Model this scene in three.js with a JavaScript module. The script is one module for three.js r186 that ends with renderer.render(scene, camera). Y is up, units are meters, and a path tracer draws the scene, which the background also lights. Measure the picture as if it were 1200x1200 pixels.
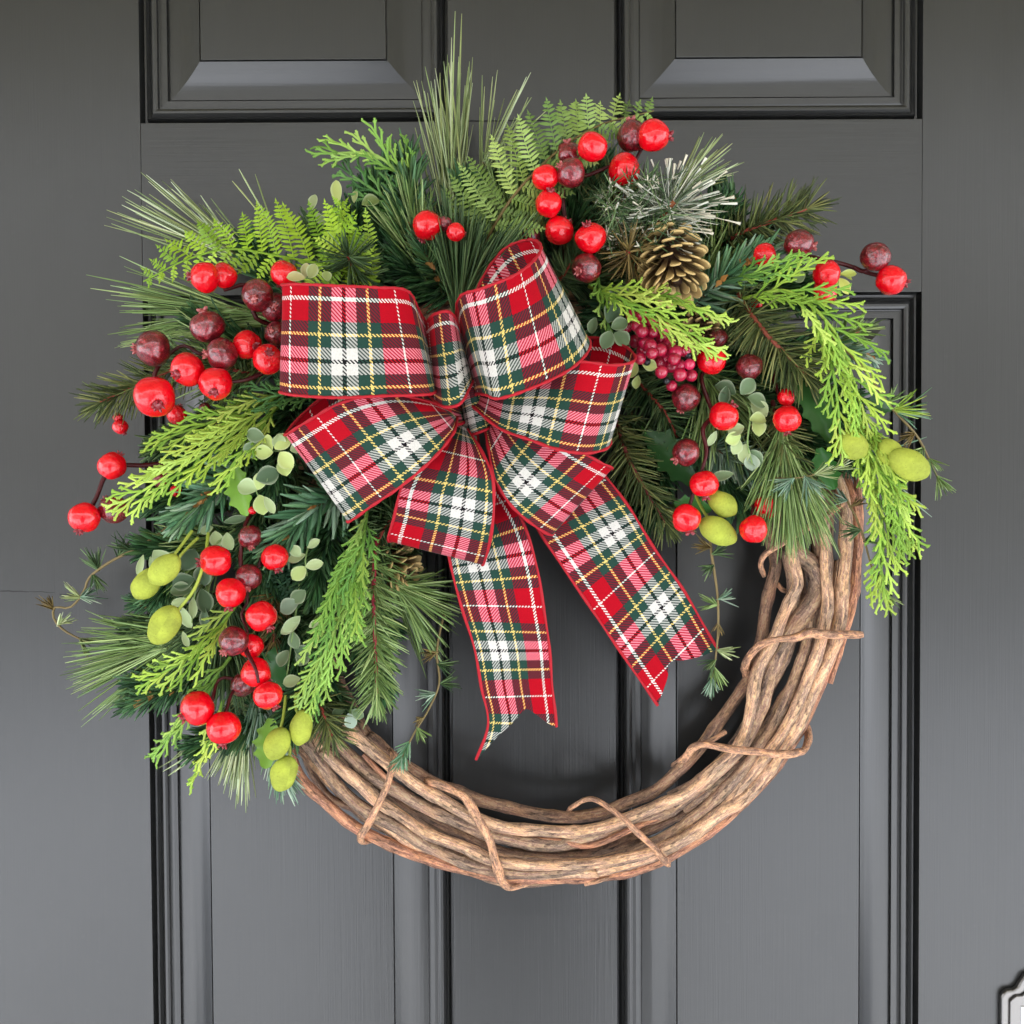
import * as THREE from 'three';
import { toCreasedNormals } from 'three/addons/utils/BufferGeometryUtils.js';
import { MarchingCubes } from 'three/addons/objects/MarchingCubes.js';

// ---------------------------------------------------------------- camera, sky, sun, exposure
const D = 0.78, FOV = 55, PITCH = 1.45 * Math.PI / 180, ROLL = 0.32 * Math.PI / 180, EYE = 1.5;
const scene = new THREE.Scene();
const camera = new THREE.PerspectiveCamera(FOV, 1, 0.05, 200);
camera.up.set(Math.sin(ROLL), Math.cos(ROLL), 0);
camera.position.set(0, EYE + D * Math.sin(PITCH), D * Math.cos(PITCH));
camera.lookAt(0, EYE, 0);
camera.updateMatrixWorld(true);

const SKY_W = 256, SKY_H = 128, skyData = new Float32Array(SKY_W * SKY_H * 4);
for (let j = 0; j < SKY_H; j++) for (let i = 0; i < SKY_W; i++) {
  const el = (j + 0.5) / SKY_H * Math.PI - Math.PI / 2, k = (j * SKY_W + i) * 4;
  const t = Math.pow(Math.max(0, Math.sin(el)), 0.55), u = i / SKY_W * Math.PI * 2;
  const cl = 0.5 + 0.5 * Math.sin(u * 3 + 1.3 * Math.sin(el * 7 + u)) * Math.sin(el * 9 + Math.sin(u * 2) * 2);
  const c = 0.35 * cl * Math.max(0, Math.sin(el * 2));
  skyData[k] = 1.09 - 0.5 * t + c; skyData[k + 1] = 1.09 - 0.44 * t + c; skyData[k + 2] = 1.1 - 0.34 * t + c; skyData[k + 3] = 1;
}
const sky = new THREE.DataTexture(skyData, SKY_W, SKY_H, THREE.RGBAFormat, THREE.FloatType);
sky.mapping = THREE.EquirectangularReflectionMapping; sky.minFilter = sky.magFilter = THREE.LinearFilter; sky.needsUpdate = true;
scene.background = sky; scene.environment = sky; scene.backgroundIntensity = 1; scene.environmentIntensity = 1;

const sun = new THREE.DirectionalLight(new THREE.Color(1, 0.95, 0.87), 4.8);
sun.position.set(1.2, 6.5, 3.4); sun.target.position.set(0, 0, 1.2); sun.castShadow = true;
sun.shadow.mapSize.set(2048, 2048); sun.shadow.radius = 1.5;
Object.assign(sun.shadow.camera, { left: -6, right: 6, top: 6, bottom: -6, near: 0.5, far: 20 });
scene.add(sun, sun.target);
const EXPOSURE = 3.8;

// ---------------------------------------------------------------- helpers
let seedState = 7;
function rnd() { seedState = (seedState + 0x6d2b79f5) | 0; let t = Math.imul(seedState ^ (seedState >>> 15), 1 | seedState); t = (t + Math.imul(t ^ (t >>> 7), 61 | t)) ^ t; return ((t ^ (t >>> 14)) >>> 0) / 4294967296; }
const R = (a, b) => a + (b - a) * rnd();
const seed = (n) => { seedState = n * 7919 + 13; };
const V3 = (x, y, z) => new THREE.Vector3(x, y, z);
const TAN = Math.tan(FOV * Math.PI / 360);
const VIEW = V3(0, 0, 1);
// a point of the place: the spot at height z (mm) in front of the door seen at (px, py) of the 1200-pixel photograph
function P(px, py, zmm = 0) {
  const d = V3((px / 600 - 1) * TAN, (1 - py / 600) * TAN, -1).applyQuaternion(camera.quaternion);
  return d.multiplyScalar((zmm / 1000 - camera.position.z) / d.z).add(camera.position);
}
const S = (zmm) => (D - zmm / 1000) * TAN / 600;     // metres per photograph pixel at that height
const lin = (hex) => { const c = new THREE.Color(hex); return [c.r, c.g, c.b]; };
const mixc = (a, b, t) => [a[0] + (b[0] - a[0]) * t, a[1] + (b[1] - a[1]) * t, a[2] + (b[2] - a[2]) * t];
const vary = (c, k = 0.2) => { const f = 1 + R(-k, k), g = R(-k, k) * 0.35; return [c[0] * f * (1 + g), c[1] * f, c[2] * f * (1 - g)]; };
const pick = (cols) => vary(cols[Math.floor(rnd() * cols.length)], 0.18);
function hash3(x, y, z) { let h = Math.imul(x, 374761393) ^ Math.imul(y, 668265263) ^ Math.imul(z, 2147483647 - 1274126177); h = Math.imul(h ^ (h >>> 13), 1274126177); return ((h ^ (h >>> 16)) >>> 0) / 4294967296; }
const sm = (t) => t * t * (3 - 2 * t);
function noise2(x, y, px, py, k = 0) {            // tiling value noise
  const xi = Math.floor(x), yi = Math.floor(y), fx = sm(x - xi), fy = sm(y - yi), m = (a, n) => ((a % n) + n) % n;
  const h = (i, j) => hash3(m(xi + i, px), m(yi + j, py), k);
  return (h(0, 0) * (1 - fx) + h(1, 0) * fx) * (1 - fy) + (h(0, 1) * (1 - fx) + h(1, 1) * fx) * fy;
}
const nz = (x, k) => noise2(x, k * 7.31, 4096, 4096, 5) * 2 - 1;
const curve = (pts) => new THREE.CatmullRomCurve3(pts, false, 'centripetal');
const path = (a, z) => curve(a.map((p) => P(p[0], p[1], p[2] ?? z)));

class MB {                                          // collects faces, builds one indexed geometry
  constructor(uv) { this.p = []; this.c = []; this.i = []; this.u = uv ? [] : null; }
  v(q, c, u = 0, w = 0) { this.p.push(q.x, q.y, q.z); this.c.push(c[0], c[1], c[2]); if (this.u) this.u.push(u, w); return this.p.length / 3 - 1; }
  f(a, b, c) { this.i.push(a, b, c); }
  tube(pts, rad, n, col, o = {}) {
    const m = pts.length, tg = [], T = V3(), N = o.hint ? o.hint.clone() : V3(0.31, 0.2, 0.93), B = V3(), q = V3();
    let len = 0, first = -1, prev = -1;
    for (let k = 0; k < m; k++) {
      T.subVectors(pts[Math.min(m - 1, k + 1)], pts[Math.max(0, k - 1)]).normalize();
      N.addScaledVector(T, -N.dot(T)); if (N.lengthSq() < 1e-8) N.set(T.y, -T.x, 0.01).addScaledVector(T, -T.dot(N)); N.normalize(); B.crossVectors(T, N);
      if (k) len += pts[k].distanceTo(pts[k - 1]);
      const r = typeof rad === 'function' ? rad(k / (m - 1)) : Array.isArray(rad) ? rad[k] : rad;
      const row = this.p.length / 3, cnt = this.u ? n + 1 : n;
      for (let j = 0; j < cnt; j++) {
        const a = j / n * Math.PI * 2; let rr = r;
        if (o.rough) rr *= 1 + o.rough * (noise2(len * 45 + o.k * 3.1, j % n * 0.9 + 0.5, 4096, n, o.k) - 0.5) + o.rough * 0.6 * (noise2(len * 160 + o.k, j % n, 4096, n, o.k + 9) - 0.5);
        q.copy(pts[k]).addScaledVector(N, Math.cos(a) * rr * (o.flat ?? 1)).addScaledVector(B, Math.sin(a) * rr);
        this.v(q, col, j / n, len * (o.vs ?? 1) + (o.vo ?? 0));
      }
      if (k) for (let j = 0; j < n; j++) { const a = prev + j, b = prev + (j + 1) % cnt, c = row + j, d = row + (j + 1) % cnt; this.f(a, b, d); this.f(a, d, c); }
      else first = row;
      prev = row;
    }
    if (o.caps !== 0) {
      const cnt = this.u ? n + 1 : n, a = this.v(pts[0], col), b = this.v(pts[m - 1], col);
      for (let j = 0; j < n; j++) { this.f(a, first + (j + 1) % cnt, first + j); this.f(b, prev + j, prev + (j + 1) % cnt); }
    }
    return this;
  }
  // a blade with a width profile, a fold along the midrib and a curl; nrm is the side that faces out
  leaf(base, dir, nrm, len, prof, col, o = {}) {
    const t = dir.clone().normalize(), s = V3().crossVectors(nrm, t).normalize(), up = V3().crossVectors(t, s).normalize(), n = o.n ?? 8, w = o.w ?? 2, rows = [], q = V3(), th = o.th ?? len * 0.022;
    for (const side of [1, -1]) {
      rows.length = 0;
      for (let k = 0; k <= n; k++) {
        const x = k / n, hw = prof(x), row = [], bend = (o.curl ?? 0) * x * x;
        for (let j = -w; j <= w; j++) {
          const y = j / w, e = Math.abs(y);
          q.copy(base).addScaledVector(t, x * len * (1 - 0.15 * Math.abs(o.curl ?? 0) * x)).addScaledVector(s, y * hw * len).addScaledVector(up, len * bend + (o.fold ?? 0) * e * hw * len + (o.cup ?? 0) * e * e * hw * len + side * th * (1 - e * 0.8) * 0.5);
          row.push(this.v(q, e > 0.9 && o.edge ? o.edge : col));
        }
        rows.push(row);
      }
      for (let k = 0; k < n; k++) for (let j = 0; j < 2 * w; j++) {
        const a = rows[k][j], b = rows[k][j + 1], c = rows[k + 1][j], d = rows[k + 1][j + 1];
        if (side > 0) { this.f(a, d, c); this.f(a, b, d); } else { this.f(a, c, d); this.f(a, d, b); }
      }
    }
  }
  geo(origin) {
    const g = new THREE.BufferGeometry();
    g.setAttribute('position', new THREE.Float32BufferAttribute(this.p, 3)); g.setAttribute('color', new THREE.Float32BufferAttribute(this.c, 3));
    if (this.u) g.setAttribute('uv', new THREE.Float32BufferAttribute(this.u, 2));
    g.setIndex(this.i); if (origin) g.translate(-origin.x, -origin.y, -origin.z); g.computeVertexNormals(); return g;
  }
}
const used = {};
function numbered(n) { const k = used[n] = (used[n] ?? -1) + 1; return k ? n + '_' + String(k).padStart(3, '0') : n; }
function thing(name, label, category, at, group) {
  const o = new THREE.Group(); o.name = numbered(name); o.position.copy(at); o.userData = { label, category }; if (group) o.userData.group = group;
  scene.add(o); return o;
}
function part(parent, name, geo, m, stuff) {
  const o = new THREE.Mesh(geo, m); o.name = name; o.castShadow = o.receiveShadow = true; if (stuff) o.userData.kind = 'stuff'; parent.add(o); return o;
}
const build = (root, name, mb, m, stuff) => part(root, name, mb.geo(root.position), m, stuff);
function structure(name, geo, m, at) {
  const o = new THREE.Mesh(geo, m); o.name = numbered(name); o.userData.kind = 'structure'; if (at) o.position.copy(at); o.castShadow = o.receiveShadow = true; scene.add(o); return o;
}
function tex(w, h, fn, srgb) {
  const d = new Uint8Array(w * h * 4);
  for (let y = 0; y < h; y++) for (let x = 0; x < w; x++) { const c = fn(x, y), k = (y * w + x) * 4; for (let q = 0; q < 3; q++) d[k + q] = Math.max(0, Math.min(255, Array.isArray(c) ? c[q] : c)); d[k + 3] = 255; }
  const t = new THREE.DataTexture(d, w, h); t.wrapS = t.wrapT = THREE.RepeatWrapping; t.magFilter = THREE.LinearFilter; t.minFilter = THREE.LinearMipmapLinearFilter; t.generateMipmaps = true;
  if (srgb) t.colorSpace = THREE.SRGBColorSpace; t.needsUpdate = true; return t;
}
const std = (o) => new THREE.MeshStandardMaterial(o), phys = (o) => new THREE.MeshPhysicalMaterial(o);

// ---------------------------------------------------------------- materials
const brush = tex(512, 512, (x, y) => 255 * (0.45 * noise2(x / 3, y / 90, 171, 6, 1) + 0.3 * noise2(x / 1.6, y / 40, 320, 13, 2) + 0.25 * noise2(x / 9, y / 170, 57, 3, 3)));
brush.repeat.set(7, 3.2);
const paintTone = tex(256, 256, (x, y) => { const n = 0.5 * noise2(x / 40, y / 60, 7, 5, 31) + 0.3 * noise2(x / 12, y / 18, 22, 15, 32) + 0.2 * noise2(x / 2, y / 6, 128, 43, 33); const s = noise2(x, y, 256, 256, 34) > 0.9988 ? 60 : 0; return 205 + 44 * n + s; }, true);
paintTone.repeat.set(1.7, 1.7);
const PAINT = phys({ color: new THREE.Color(0.0195, 0.0197, 0.019), roughness: 0.3, ior: 1.66, bumpMap: brush, bumpScale: 0.00007, map: paintTone });
const foliage = (rough, spec = 0.5) => phys({ color: 0xffffff, vertexColors: true, roughness: rough, specularIntensity: spec, side: THREE.DoubleSide });
const NEEDLE = foliage(0.4), PVC = foliage(0.3), CEDAR = foliage(0.5), FERN = foliage(0.45), LEAF = foliage(0.48), GLOSSY = foliage(0.25), STEM = foliage(0.55), FRUIT_STEM = foliage(0.5);
const bark = tex(256, 1024, (x, y) => {
  const wx = x + 9 * (noise2(x / 16, y / 30, 16, 34, 46) - 0.5) + 5 * (noise2(x / 5, y / 11, 51, 93, 47) - 0.5), wy = y + 26 * (noise2(x / 13, y / 22, 19, 46, 48) - 0.5) + 9 * (noise2(x / 4, y / 7, 64, 146, 49) - 0.5);
  const a = noise2(wx / 8, wy / 64, 32, 16, 41), b = noise2(wx / 4, wy / 16, 64, 64, 42), c = noise2(wx / 2, wy / 4, 128, 256, 43), k = noise2(wx / 16, wy / 32, 16, 32, 44), f = noise2(wx / 3.2, wy / 8, 80, 128, 45);
  let v = 0.8 + 0.3 * (a - 0.5) + 0.22 * (b - 0.5) + 0.24 * (c - 0.5);
  const p = noise2(wx / 50, wy / 120, 5, 9, 40), p2 = noise2(wx / 20, wy / 60, 13, 17, 39); v += 0.34 * (p - 0.5) + 0.26 * (p2 - 0.5);
  v -= 0.6 * Math.max(0, k - 0.6); v -= 0.9 * Math.max(0, f - 0.74); v += 0.7 * Math.max(0, 0.22 - f);
  return [255 * v * 1.02, 255 * v * (0.95 + 0.07 * (b - 0.5) + 0.06 * (0.5 - p)), 255 * v * (0.9 - 0.12 * (a - 0.5) + 0.12 * (0.5 - p))];
}, true);
const barkBump = tex(256, 1024, (x, y) => { const wx = x + 9 * (noise2(x / 16, y / 30, 16, 34, 46) - 0.5), wy = y + 26 * (noise2(x / 13, y / 22, 19, 46, 48) - 0.5); return 255 * (0.4 * noise2(wx / 8, wy / 64, 32, 16, 41) + 0.35 * noise2(wx / 4, wy / 16, 64, 64, 42) + 0.25 * noise2(wx / 2, wy / 4, 128, 256, 43)); });
const vineMat = (r, g, b) => std({ color: new THREE.Color(r, g, b), map: bark, bumpMap: barkBump, bumpScale: 0.0009, roughness: 0.82 });
const VINES = { pale: vineMat(0.86, 0.61, 0.43), grey: vineMat(0.53, 0.39, 0.29), dark: vineMat(0.4, 0.265, 0.19), red: vineMat(0.76, 0.41, 0.27), tie: vineMat(0.88, 0.55, 0.37) };
const lump = tex(256, 128, (x, y) => 255 * (0.55 * noise2(x / 30, y / 26, 9, 5, 51) + 0.3 * noise2(x / 11, y / 10, 24, 13, 52) + 0.15 * noise2(x / 4, y / 4, 64, 32, 53)));
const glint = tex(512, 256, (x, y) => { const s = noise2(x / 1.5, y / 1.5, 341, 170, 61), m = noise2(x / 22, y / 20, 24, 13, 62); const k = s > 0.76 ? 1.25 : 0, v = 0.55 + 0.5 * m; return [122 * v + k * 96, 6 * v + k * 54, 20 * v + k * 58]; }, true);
const RED = phys({ color: new THREE.Color(0.78, 0.0005, 0.009), roughness: 0.26, bumpMap: lump, bumpScale: 0.0017, clearcoat: 1, clearcoatRoughness: 0.03, specularIntensity: 0.5 });
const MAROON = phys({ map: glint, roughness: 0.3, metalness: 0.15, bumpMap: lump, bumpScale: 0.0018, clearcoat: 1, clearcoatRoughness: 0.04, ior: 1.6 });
const CALYX = phys({ color: new THREE.Color(0.28, 0.02, 0.03), roughness: 0.3, clearcoat: 0.6, clearcoatRoughness: 0.15 }), CALYX_PALE = phys({ color: new THREE.Color(0.42, 0.09, 0.085), roughness: 0.32, clearcoat: 0.6 });
const BEAD = phys({ color: new THREE.Color(0.42, 0.006, 0.04), roughness: 0.3, clearcoat: 0.8, clearcoatRoughness: 0.15 }), BEAD_BRIGHT = phys({ color: new THREE.Color(0.6, 0.012, 0.075), roughness: 0.3, clearcoat: 0.8, clearcoatRoughness: 0.15 });
const olive = tex(256, 256, (x, y) => { const a = noise2(x / 40, y / 40, 7, 7, 71), b = noise2(x / 6, y / 6, 43, 43, 72), s = noise2(x / 2.6, y / 2.6, 99, 99, 73); const v = 0.86 + 0.16 * a + 0.08 * (b - 0.5), d = s > 0.93 ? 0.72 : 1; return [176 * v * d, 187 * v * d, 62 * v * d + 12]; }, true);
const OLIVE = phys({ map: olive, roughness: 0.8, specularIntensity: 0.4, bumpMap: lump, bumpScale: 0.0006 });
const METAL = std({ color: new THREE.Color(0.22, 0.21, 0.2), metalness: 1, roughness: 0.32 }), METAL_FACE = std({ color: new THREE.Color(0.36, 0.355, 0.35), metalness: 1, roughness: 0.25 });
const CONE = std({ color: 0xffffff, vertexColors: true, roughness: 0.7 });

// ---------------------------------------------------------------- the porch: ground, roof, front wall and the wall across the drive
{
  const paving = tex(512, 512, (x, y) => { const n = 0.5 * noise2(x / 60, y / 60, 9, 9, 81) + 0.3 * noise2(x / 9, y / 9, 57, 57, 82) + 0.2 * noise2(x, y, 512, 512, 83); return [145 + 60 * n, 150 + 60 * n, 159 + 60 * n]; }, true);
  paving.repeat.set(6, 6);
  const g = new THREE.PlaneGeometry(40, 40); g.rotateX(-Math.PI / 2);
  structure('ground', g, std({ map: paving, roughness: 0.9 }), V3(0, 0, 10));
  structure('roof', new THREE.BoxGeometry(7, 0.14, 2.05), std({ color: new THREE.Color(0.21, 0.185, 0.095), roughness: 0.75 }), V3(0, 2.62, 0.93));
  const wm = std({ color: new THREE.Color(0.5, 0.47, 0.43), roughness: 0.9 });
  for (const s of [-1, 1]) structure('wall', new THREE.BoxGeometry(2.7, 2.55, 0.16), wm, V3(s * 1.92, 1.275, -0.075));
  structure('wall', new THREE.BoxGeometry(1.14, 0.42, 0.16), wm, V3(0, 2.34, -0.075));
  structure('wall', new THREE.BoxGeometry(30, 4.6, 0.3), std({ color: new THREE.Color(0.42, 0.4, 0.345), roughness: 0.9 }), V3(0, 2.3, 9));
}

// ---------------------------------------------------------------- door
{
  const xs = { a: P(168, 240).x, b: P(527.5, 250).x, c: P(723, 250).x, d: P(1083, 240).x };
  xs.a = (P(166, 20).x + P(174, 1000).x) / 2; xs.b = (P(528, 20).x + P(527.5, 1000).x) / 2; xs.c = (P(725, 20).x + P(718, 1000).x) / 2; xs.d = (P(1087.5, 20).x + P(1071, 1000).x) / 2;
  const yTop = 2.04, yA = P(620, 141.5).y, yB = P(620, 344.5).y, yC = 0.24, y0 = 0.012, yUp = 1.98, X = 0.56;
  const door = thing('front_door', 'charcoal grey painted panel door that the wreath hangs on', 'door', V3(0, y0, 0));
  const local = (g) => g.translate(0, -y0, 0);
  const uvBox = (g, turn) => { const p = g.attributes.position, u = g.attributes.uv; for (let i = 0; i < p.count; i++) turn ? u.setXY(i, p.getY(i) + 0.37, p.getX(i) + 0.11) : u.setXY(i, p.getX(i), p.getY(i)); return g; };
  const slab = (name, x0, x1, ya, yb, turn, z = 0) => {
    const e = 0.00012, sh = new THREE.Shape(); sh.moveTo(x0 + e, ya + e); sh.lineTo(x1 - e, ya + e); sh.lineTo(x1 - e, yb - e); sh.lineTo(x0 + e, yb - e); sh.closePath();
    const b = 0.00035, g = new THREE.ExtrudeGeometry(sh, { depth: 0.026, bevelEnabled: true, bevelThickness: b, bevelSize: b, bevelOffset: -b, bevelSegments: 2 });
    g.translate(0, 0, -0.026 - b + z); return part(door, name, local(uvBox(g, turn)), PAINT);
  };
  slab('stile', -X, xs.a, y0, yTop); slab('stile', xs.d, X, y0, yTop);
  slab('rail', xs.a, xs.d, yB, yA, true); slab('rail', xs.a, xs.d, y0, yC, true); slab('rail', xs.a, xs.d, yUp, yTop, true);
  slab('mullion', xs.b, xs.c, yA, yUp); slab('mullion', xs.b, xs.c, yC, yB);
  { const g = new THREE.BoxGeometry(2 * X - 0.004, yTop - y0 - 0.004, 0.012); g.translate(0, (yTop + y0) / 2 - y0, -0.034); part(door, 'core', g, PAINT); }
  for (const [xa, ya, xb, yb, w] of [[-4, 692.5, 34, 693, 1.1], [34, 693, 64, 694.5, 0.8], [70, 697, 96, 699, 1.6], [88, 700, 113, 704, 1.2]]) {   // a worn dark scuff across the left stile
    const a = P(xa, ya), b = P(xb, yb), m = new MB(), n = 8, q = []; for (let k = 0; k <= n; k++) q.push(a.clone().lerp(b, k / n).add(V3(0, 0.0004 * nz(k * 0.7, xa), 0.00005)));
    m.tube(q, (x) => w * 0.0005 * (0.5 + 0.5 * Math.sin(Math.PI * Math.min(0.97, x + 0.03))), 6, [1, 1, 1], { flat: 0.12, hint: V3(0, 0, 1) }); build(door, 'scuff_mark', m, std({ color: new THREE.Color(0.012, 0.012, 0.012), roughness: 0.7 }));
  }
  const MOULD = [[0, -0.3], [0.25, -5], [0.6, -9.5], [2.7, -10], [3.3, -8.6], [4, -4.2], [4.6, -3.6], [5.2, -5.2], [6.4, -6.6], [7.4, -5.2], [8.8, -3.9], [10.6, -3.7], [12.2, -4.6], [12.9, -7.4], [13.5, -7.6], [16, -6.9], [19.4, -7], [19.7, -11], [20.9, -11]];
  const BEVEL = [[20.9, -11], [21.1, -9.6], [26, -9.2], [31, -8.2], [36, -6.5], [40.5, -4.3], [44.5, -1.9], [47.2, 0]];
  const STEP = [[47.2, 0], [47.4, -3], [48.2, -3], [48.3, 0.6], [48.8, 0.8]];
  function frame(parent, name, prof, x0, x1, ya, yb) {
    for (let side = 0; side < 4; side++) {
      const pos = [], uv = [];
      const at = (k, end) => {
        const u = prof[k][0] / 1000, z = prof[k][1] / 1000;
        if (side === 0) return [end ? x1 - u : x0 + u, ya + u, z]; if (side === 1) return [x1 - u, end ? yb - u : ya + u, z];
        if (side === 2) return [end ? x0 + u : x1 - u, yb - u, z]; return [x0 + u, end ? ya + u : yb - u, z];
      };
      for (let k = 0; k < prof.length - 1; k++) {
        const a = at(k, 0), b = at(k, 1), c = at(k + 1, 1), d = at(k + 1, 0);
        for (const q of [a, b, c, a, c, d]) { pos.push(q[0], q[1] - y0, q[2]); side % 2 ? uv.push(q[0], q[1]) : uv.push(q[1], q[0]); }
      }
      let g = new THREE.BufferGeometry(); g.setAttribute('position', new THREE.Float32BufferAttribute(pos, 3)); g.setAttribute('uv', new THREE.Float32BufferAttribute(uv, 2));
      g = toCreasedNormals(g, 0.5); part(parent, name, g, PAINT);
    }
  }
  for (const [x0, x1, ya, yb] of [[xs.a, xs.b, yA, yUp], [xs.c, xs.d, yA, yUp], [xs.a, xs.b, yC, yB], [xs.c, xs.d, yC, yB]]) {
    const m = 0.0488, sh = new THREE.Shape(); sh.moveTo(x0 + m, ya + m); sh.lineTo(x1 - m, ya + m); sh.lineTo(x1 - m, yb - m); sh.lineTo(x0 + m, yb - m); sh.closePath();
    const g = new THREE.ExtrudeGeometry(sh, { depth: 0.02, bevelEnabled: false }); g.translate(0, 0, -0.0192);
    const p = part(door, 'panel', local(uvBox(g)), PAINT);
    frame(p, 'moulding', MOULD, x0, x1, ya, yb); frame(p, 'bevel', BEVEL, x0, x1, ya, yb); frame(p, 'step', STEP, x0, x1, ya, yb);
  }
}

// ---------------------------------------------------------------- lock plate at the lower right
{
  const z = 1, s = S(0), at = P(1241, 1320, 0), t = thing('lock_plate', 'polished silver plate with a stepped shoulder at the lower right of the door', 'lock plate', at);
  const outline = (inset) => {
    const pts = [], h = 73 - inset, sh = new THREE.Shape(), k = inset * 0.6;
    const half = [[h, -200], [h, 160 - inset * 0.4], [h - 2, 164 - k], [h - 7, 168 - k], [h - 14, 168.5 - k], [h - 19, 172 - k], [h - 23, 179 - k], [h - 27, 185 - k], [h - 36, 189 - inset], [0, 191 - inset]];
    const all = [...half, ...half.slice(0, -1).reverse().map(([a, b]) => [-a, b])];
    all.forEach(([a, b], i) => (i ? sh.lineTo(a * s, b * s) : sh.moveTo(a * s, b * s))); sh.closePath(); return sh;
  };
  const ex = (sh, d, b) => new THREE.ExtrudeGeometry(sh, { depth: d, bevelEnabled: true, bevelThickness: b, bevelSize: b, bevelOffset: -b, bevelSegments: 4 });
  const g1 = ex(outline(0), 0.0018, 0.0017); g1.translate(0, 0, 0.0017); part(t, 'base_plate', g1, METAL);
  const rim = outline(8.5); rim.holes.push(outline(12)); const g2 = ex(rim, 0.0008, 0.0007); g2.translate(0, 0, 0.006); part(t, 'raised_rim', g2, METAL);
  const sh = new THREE.Shape(); const w = 53 * s, hh = 152 * s; sh.moveTo(-w, -190 * s); sh.lineTo(w, -190 * s); sh.lineTo(w, hh); sh.lineTo(-w, hh); sh.closePath();
  const g3 = ex(sh, 0.0004, 0.0011); g3.translate(0, 0, 0.0066); part(t, 'face_plate', g3, METAL_FACE);
}

// ---------------------------------------------------------------- the photographer, whose dark shape the glossy paint mirrors
{
  const z0 = 1.17, t = thing('person', 'person in dark clothes standing in front of the door and holding up a phone', 'person', V3(0, 0, z0));
  const bones = [[0, 0.98, 0, 0.15, 0, 1.32, 0.02, 0.165], [-0.13, 1.38, 0.01, 0.085, 0.13, 1.38, 0.01, 0.085], [0, 1.42, 0, 0.062, 0, 1.52, -0.01, 0.058], [0, 1.6, -0.02, 0.092, 0, 1.66, -0.005, 0.096]];
  for (const s of [-1, 1]) bones.push([s * 0.09, 0.93, 0, 0.105, s * 0.105, 0.5, 0.01, 0.066], [s * 0.105, 0.5, 0.01, 0.066, s * 0.11, 0.09, 0.05, 0.045], [s * 0.11, 0.05, 0.05, 0.045, s * 0.125, 0.035, -0.13, 0.036],
    [s * 0.19, 1.38, 0.01, 0.068, s * 0.25, 1.13, -0.04, 0.052], [s * 0.25, 1.13, -0.04, 0.05, s * 0.11, 1.4, -0.24, 0.034], [s * 0.11, 1.4, -0.24, 0.034, s * 0.085, 1.46, -0.285, 0.032]);
  for (const s of [-1, 1]) for (let k = 0; k < 4; k++) bones.push([s * 0.088, 1.445 + k * 0.019, -0.285, 0.011, s * (0.07 - 0.004 * k), 1.45 + k * 0.019, -0.325, 0.009], [s * (0.07 - 0.004 * k), 1.45 + k * 0.019, -0.325, 0.009, s * 0.035, 1.452 + k * 0.018, -0.335, 0.008]);
  const n = 112, mc = new MarchingCubes(n, new THREE.MeshBasicMaterial(), false, false, 400000), h = 0.95, f = mc.field;
  const B = bones.map((b) => { const a = V3(b[0], b[1], b[2]), d = V3(b[4], b[5], b[6]).sub(a); return [a, d, d.lengthSq(), b[3], b[7]]; });
  const q = V3();
  for (let k = 0; k < n; k++) for (let j = 0; j < n; j++) for (let i = 0; i < n; i++) {
    q.set((i / n * 2 - 1) * h, (j / n * 2 - 1) * h + 0.88, (k / n * 2 - 1) * h); let e = 1e9;
    if (Math.abs(q.x) < 0.42 && Math.abs(q.z) < 0.42) for (const [a, d, l, r0, r1] of B) {
      const px = q.x - a.x, py = q.y - a.y, pz = q.z - a.z, u = Math.max(0, Math.min(1, (px * d.x + py * d.y + pz * d.z) / l)), dist = Math.hypot(px - d.x * u, py - d.y * u, pz - d.z * u) - (r0 + (r1 - r0) * u);
      const kk = Math.min(0.04, r0), m = Math.max(kk - Math.abs(e - dist), 0) / kk; e = Math.min(e, dist) - m * m * kk * 0.25;
    }
    f[i + j * n + k * n * n] = -e;
  }
  mc.isolation = 0; mc.update();
  const g = new THREE.BufferGeometry(), pos = new Float32Array(mc.positionArray.slice(0, mc.count * 3)); for (let i = 0; i < pos.length; i += 3) { pos[i] *= h; pos[i + 1] = pos[i + 1] * h + 0.88; pos[i + 2] *= h; }
  g.setAttribute('position', new THREE.BufferAttribute(pos, 3)); g.setAttribute('normal', new THREE.BufferAttribute(new Float32Array(mc.normalArray.slice(0, mc.count * 3)), 3));
  part(t, 'body', g, std({ color: new THREE.Color(0.035, 0.037, 0.045), roughness: 0.85 }));
  const hair = new THREE.SphereGeometry(0.108, 24, 18); hair.scale(0.95, 1.08, 1.02); hair.translate(0, 1.665, 0.022); part(t, 'hair', hair, std({ color: new THREE.Color(0.03, 0.02, 0.015), roughness: 0.7 }));
  const ph = new THREE.BoxGeometry(0.15, 0.074, 0.008); ph.translate(0, 1.5, -0.345);
  const phone = thing('phone', 'dark phone held up in both hands in front of the door', 'phone', V3(0, 0, z0)); part(phone, 'case', ph, std({ color: new THREE.Color(0.02, 0.02, 0.02), roughness: 0.4 }));
}

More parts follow.
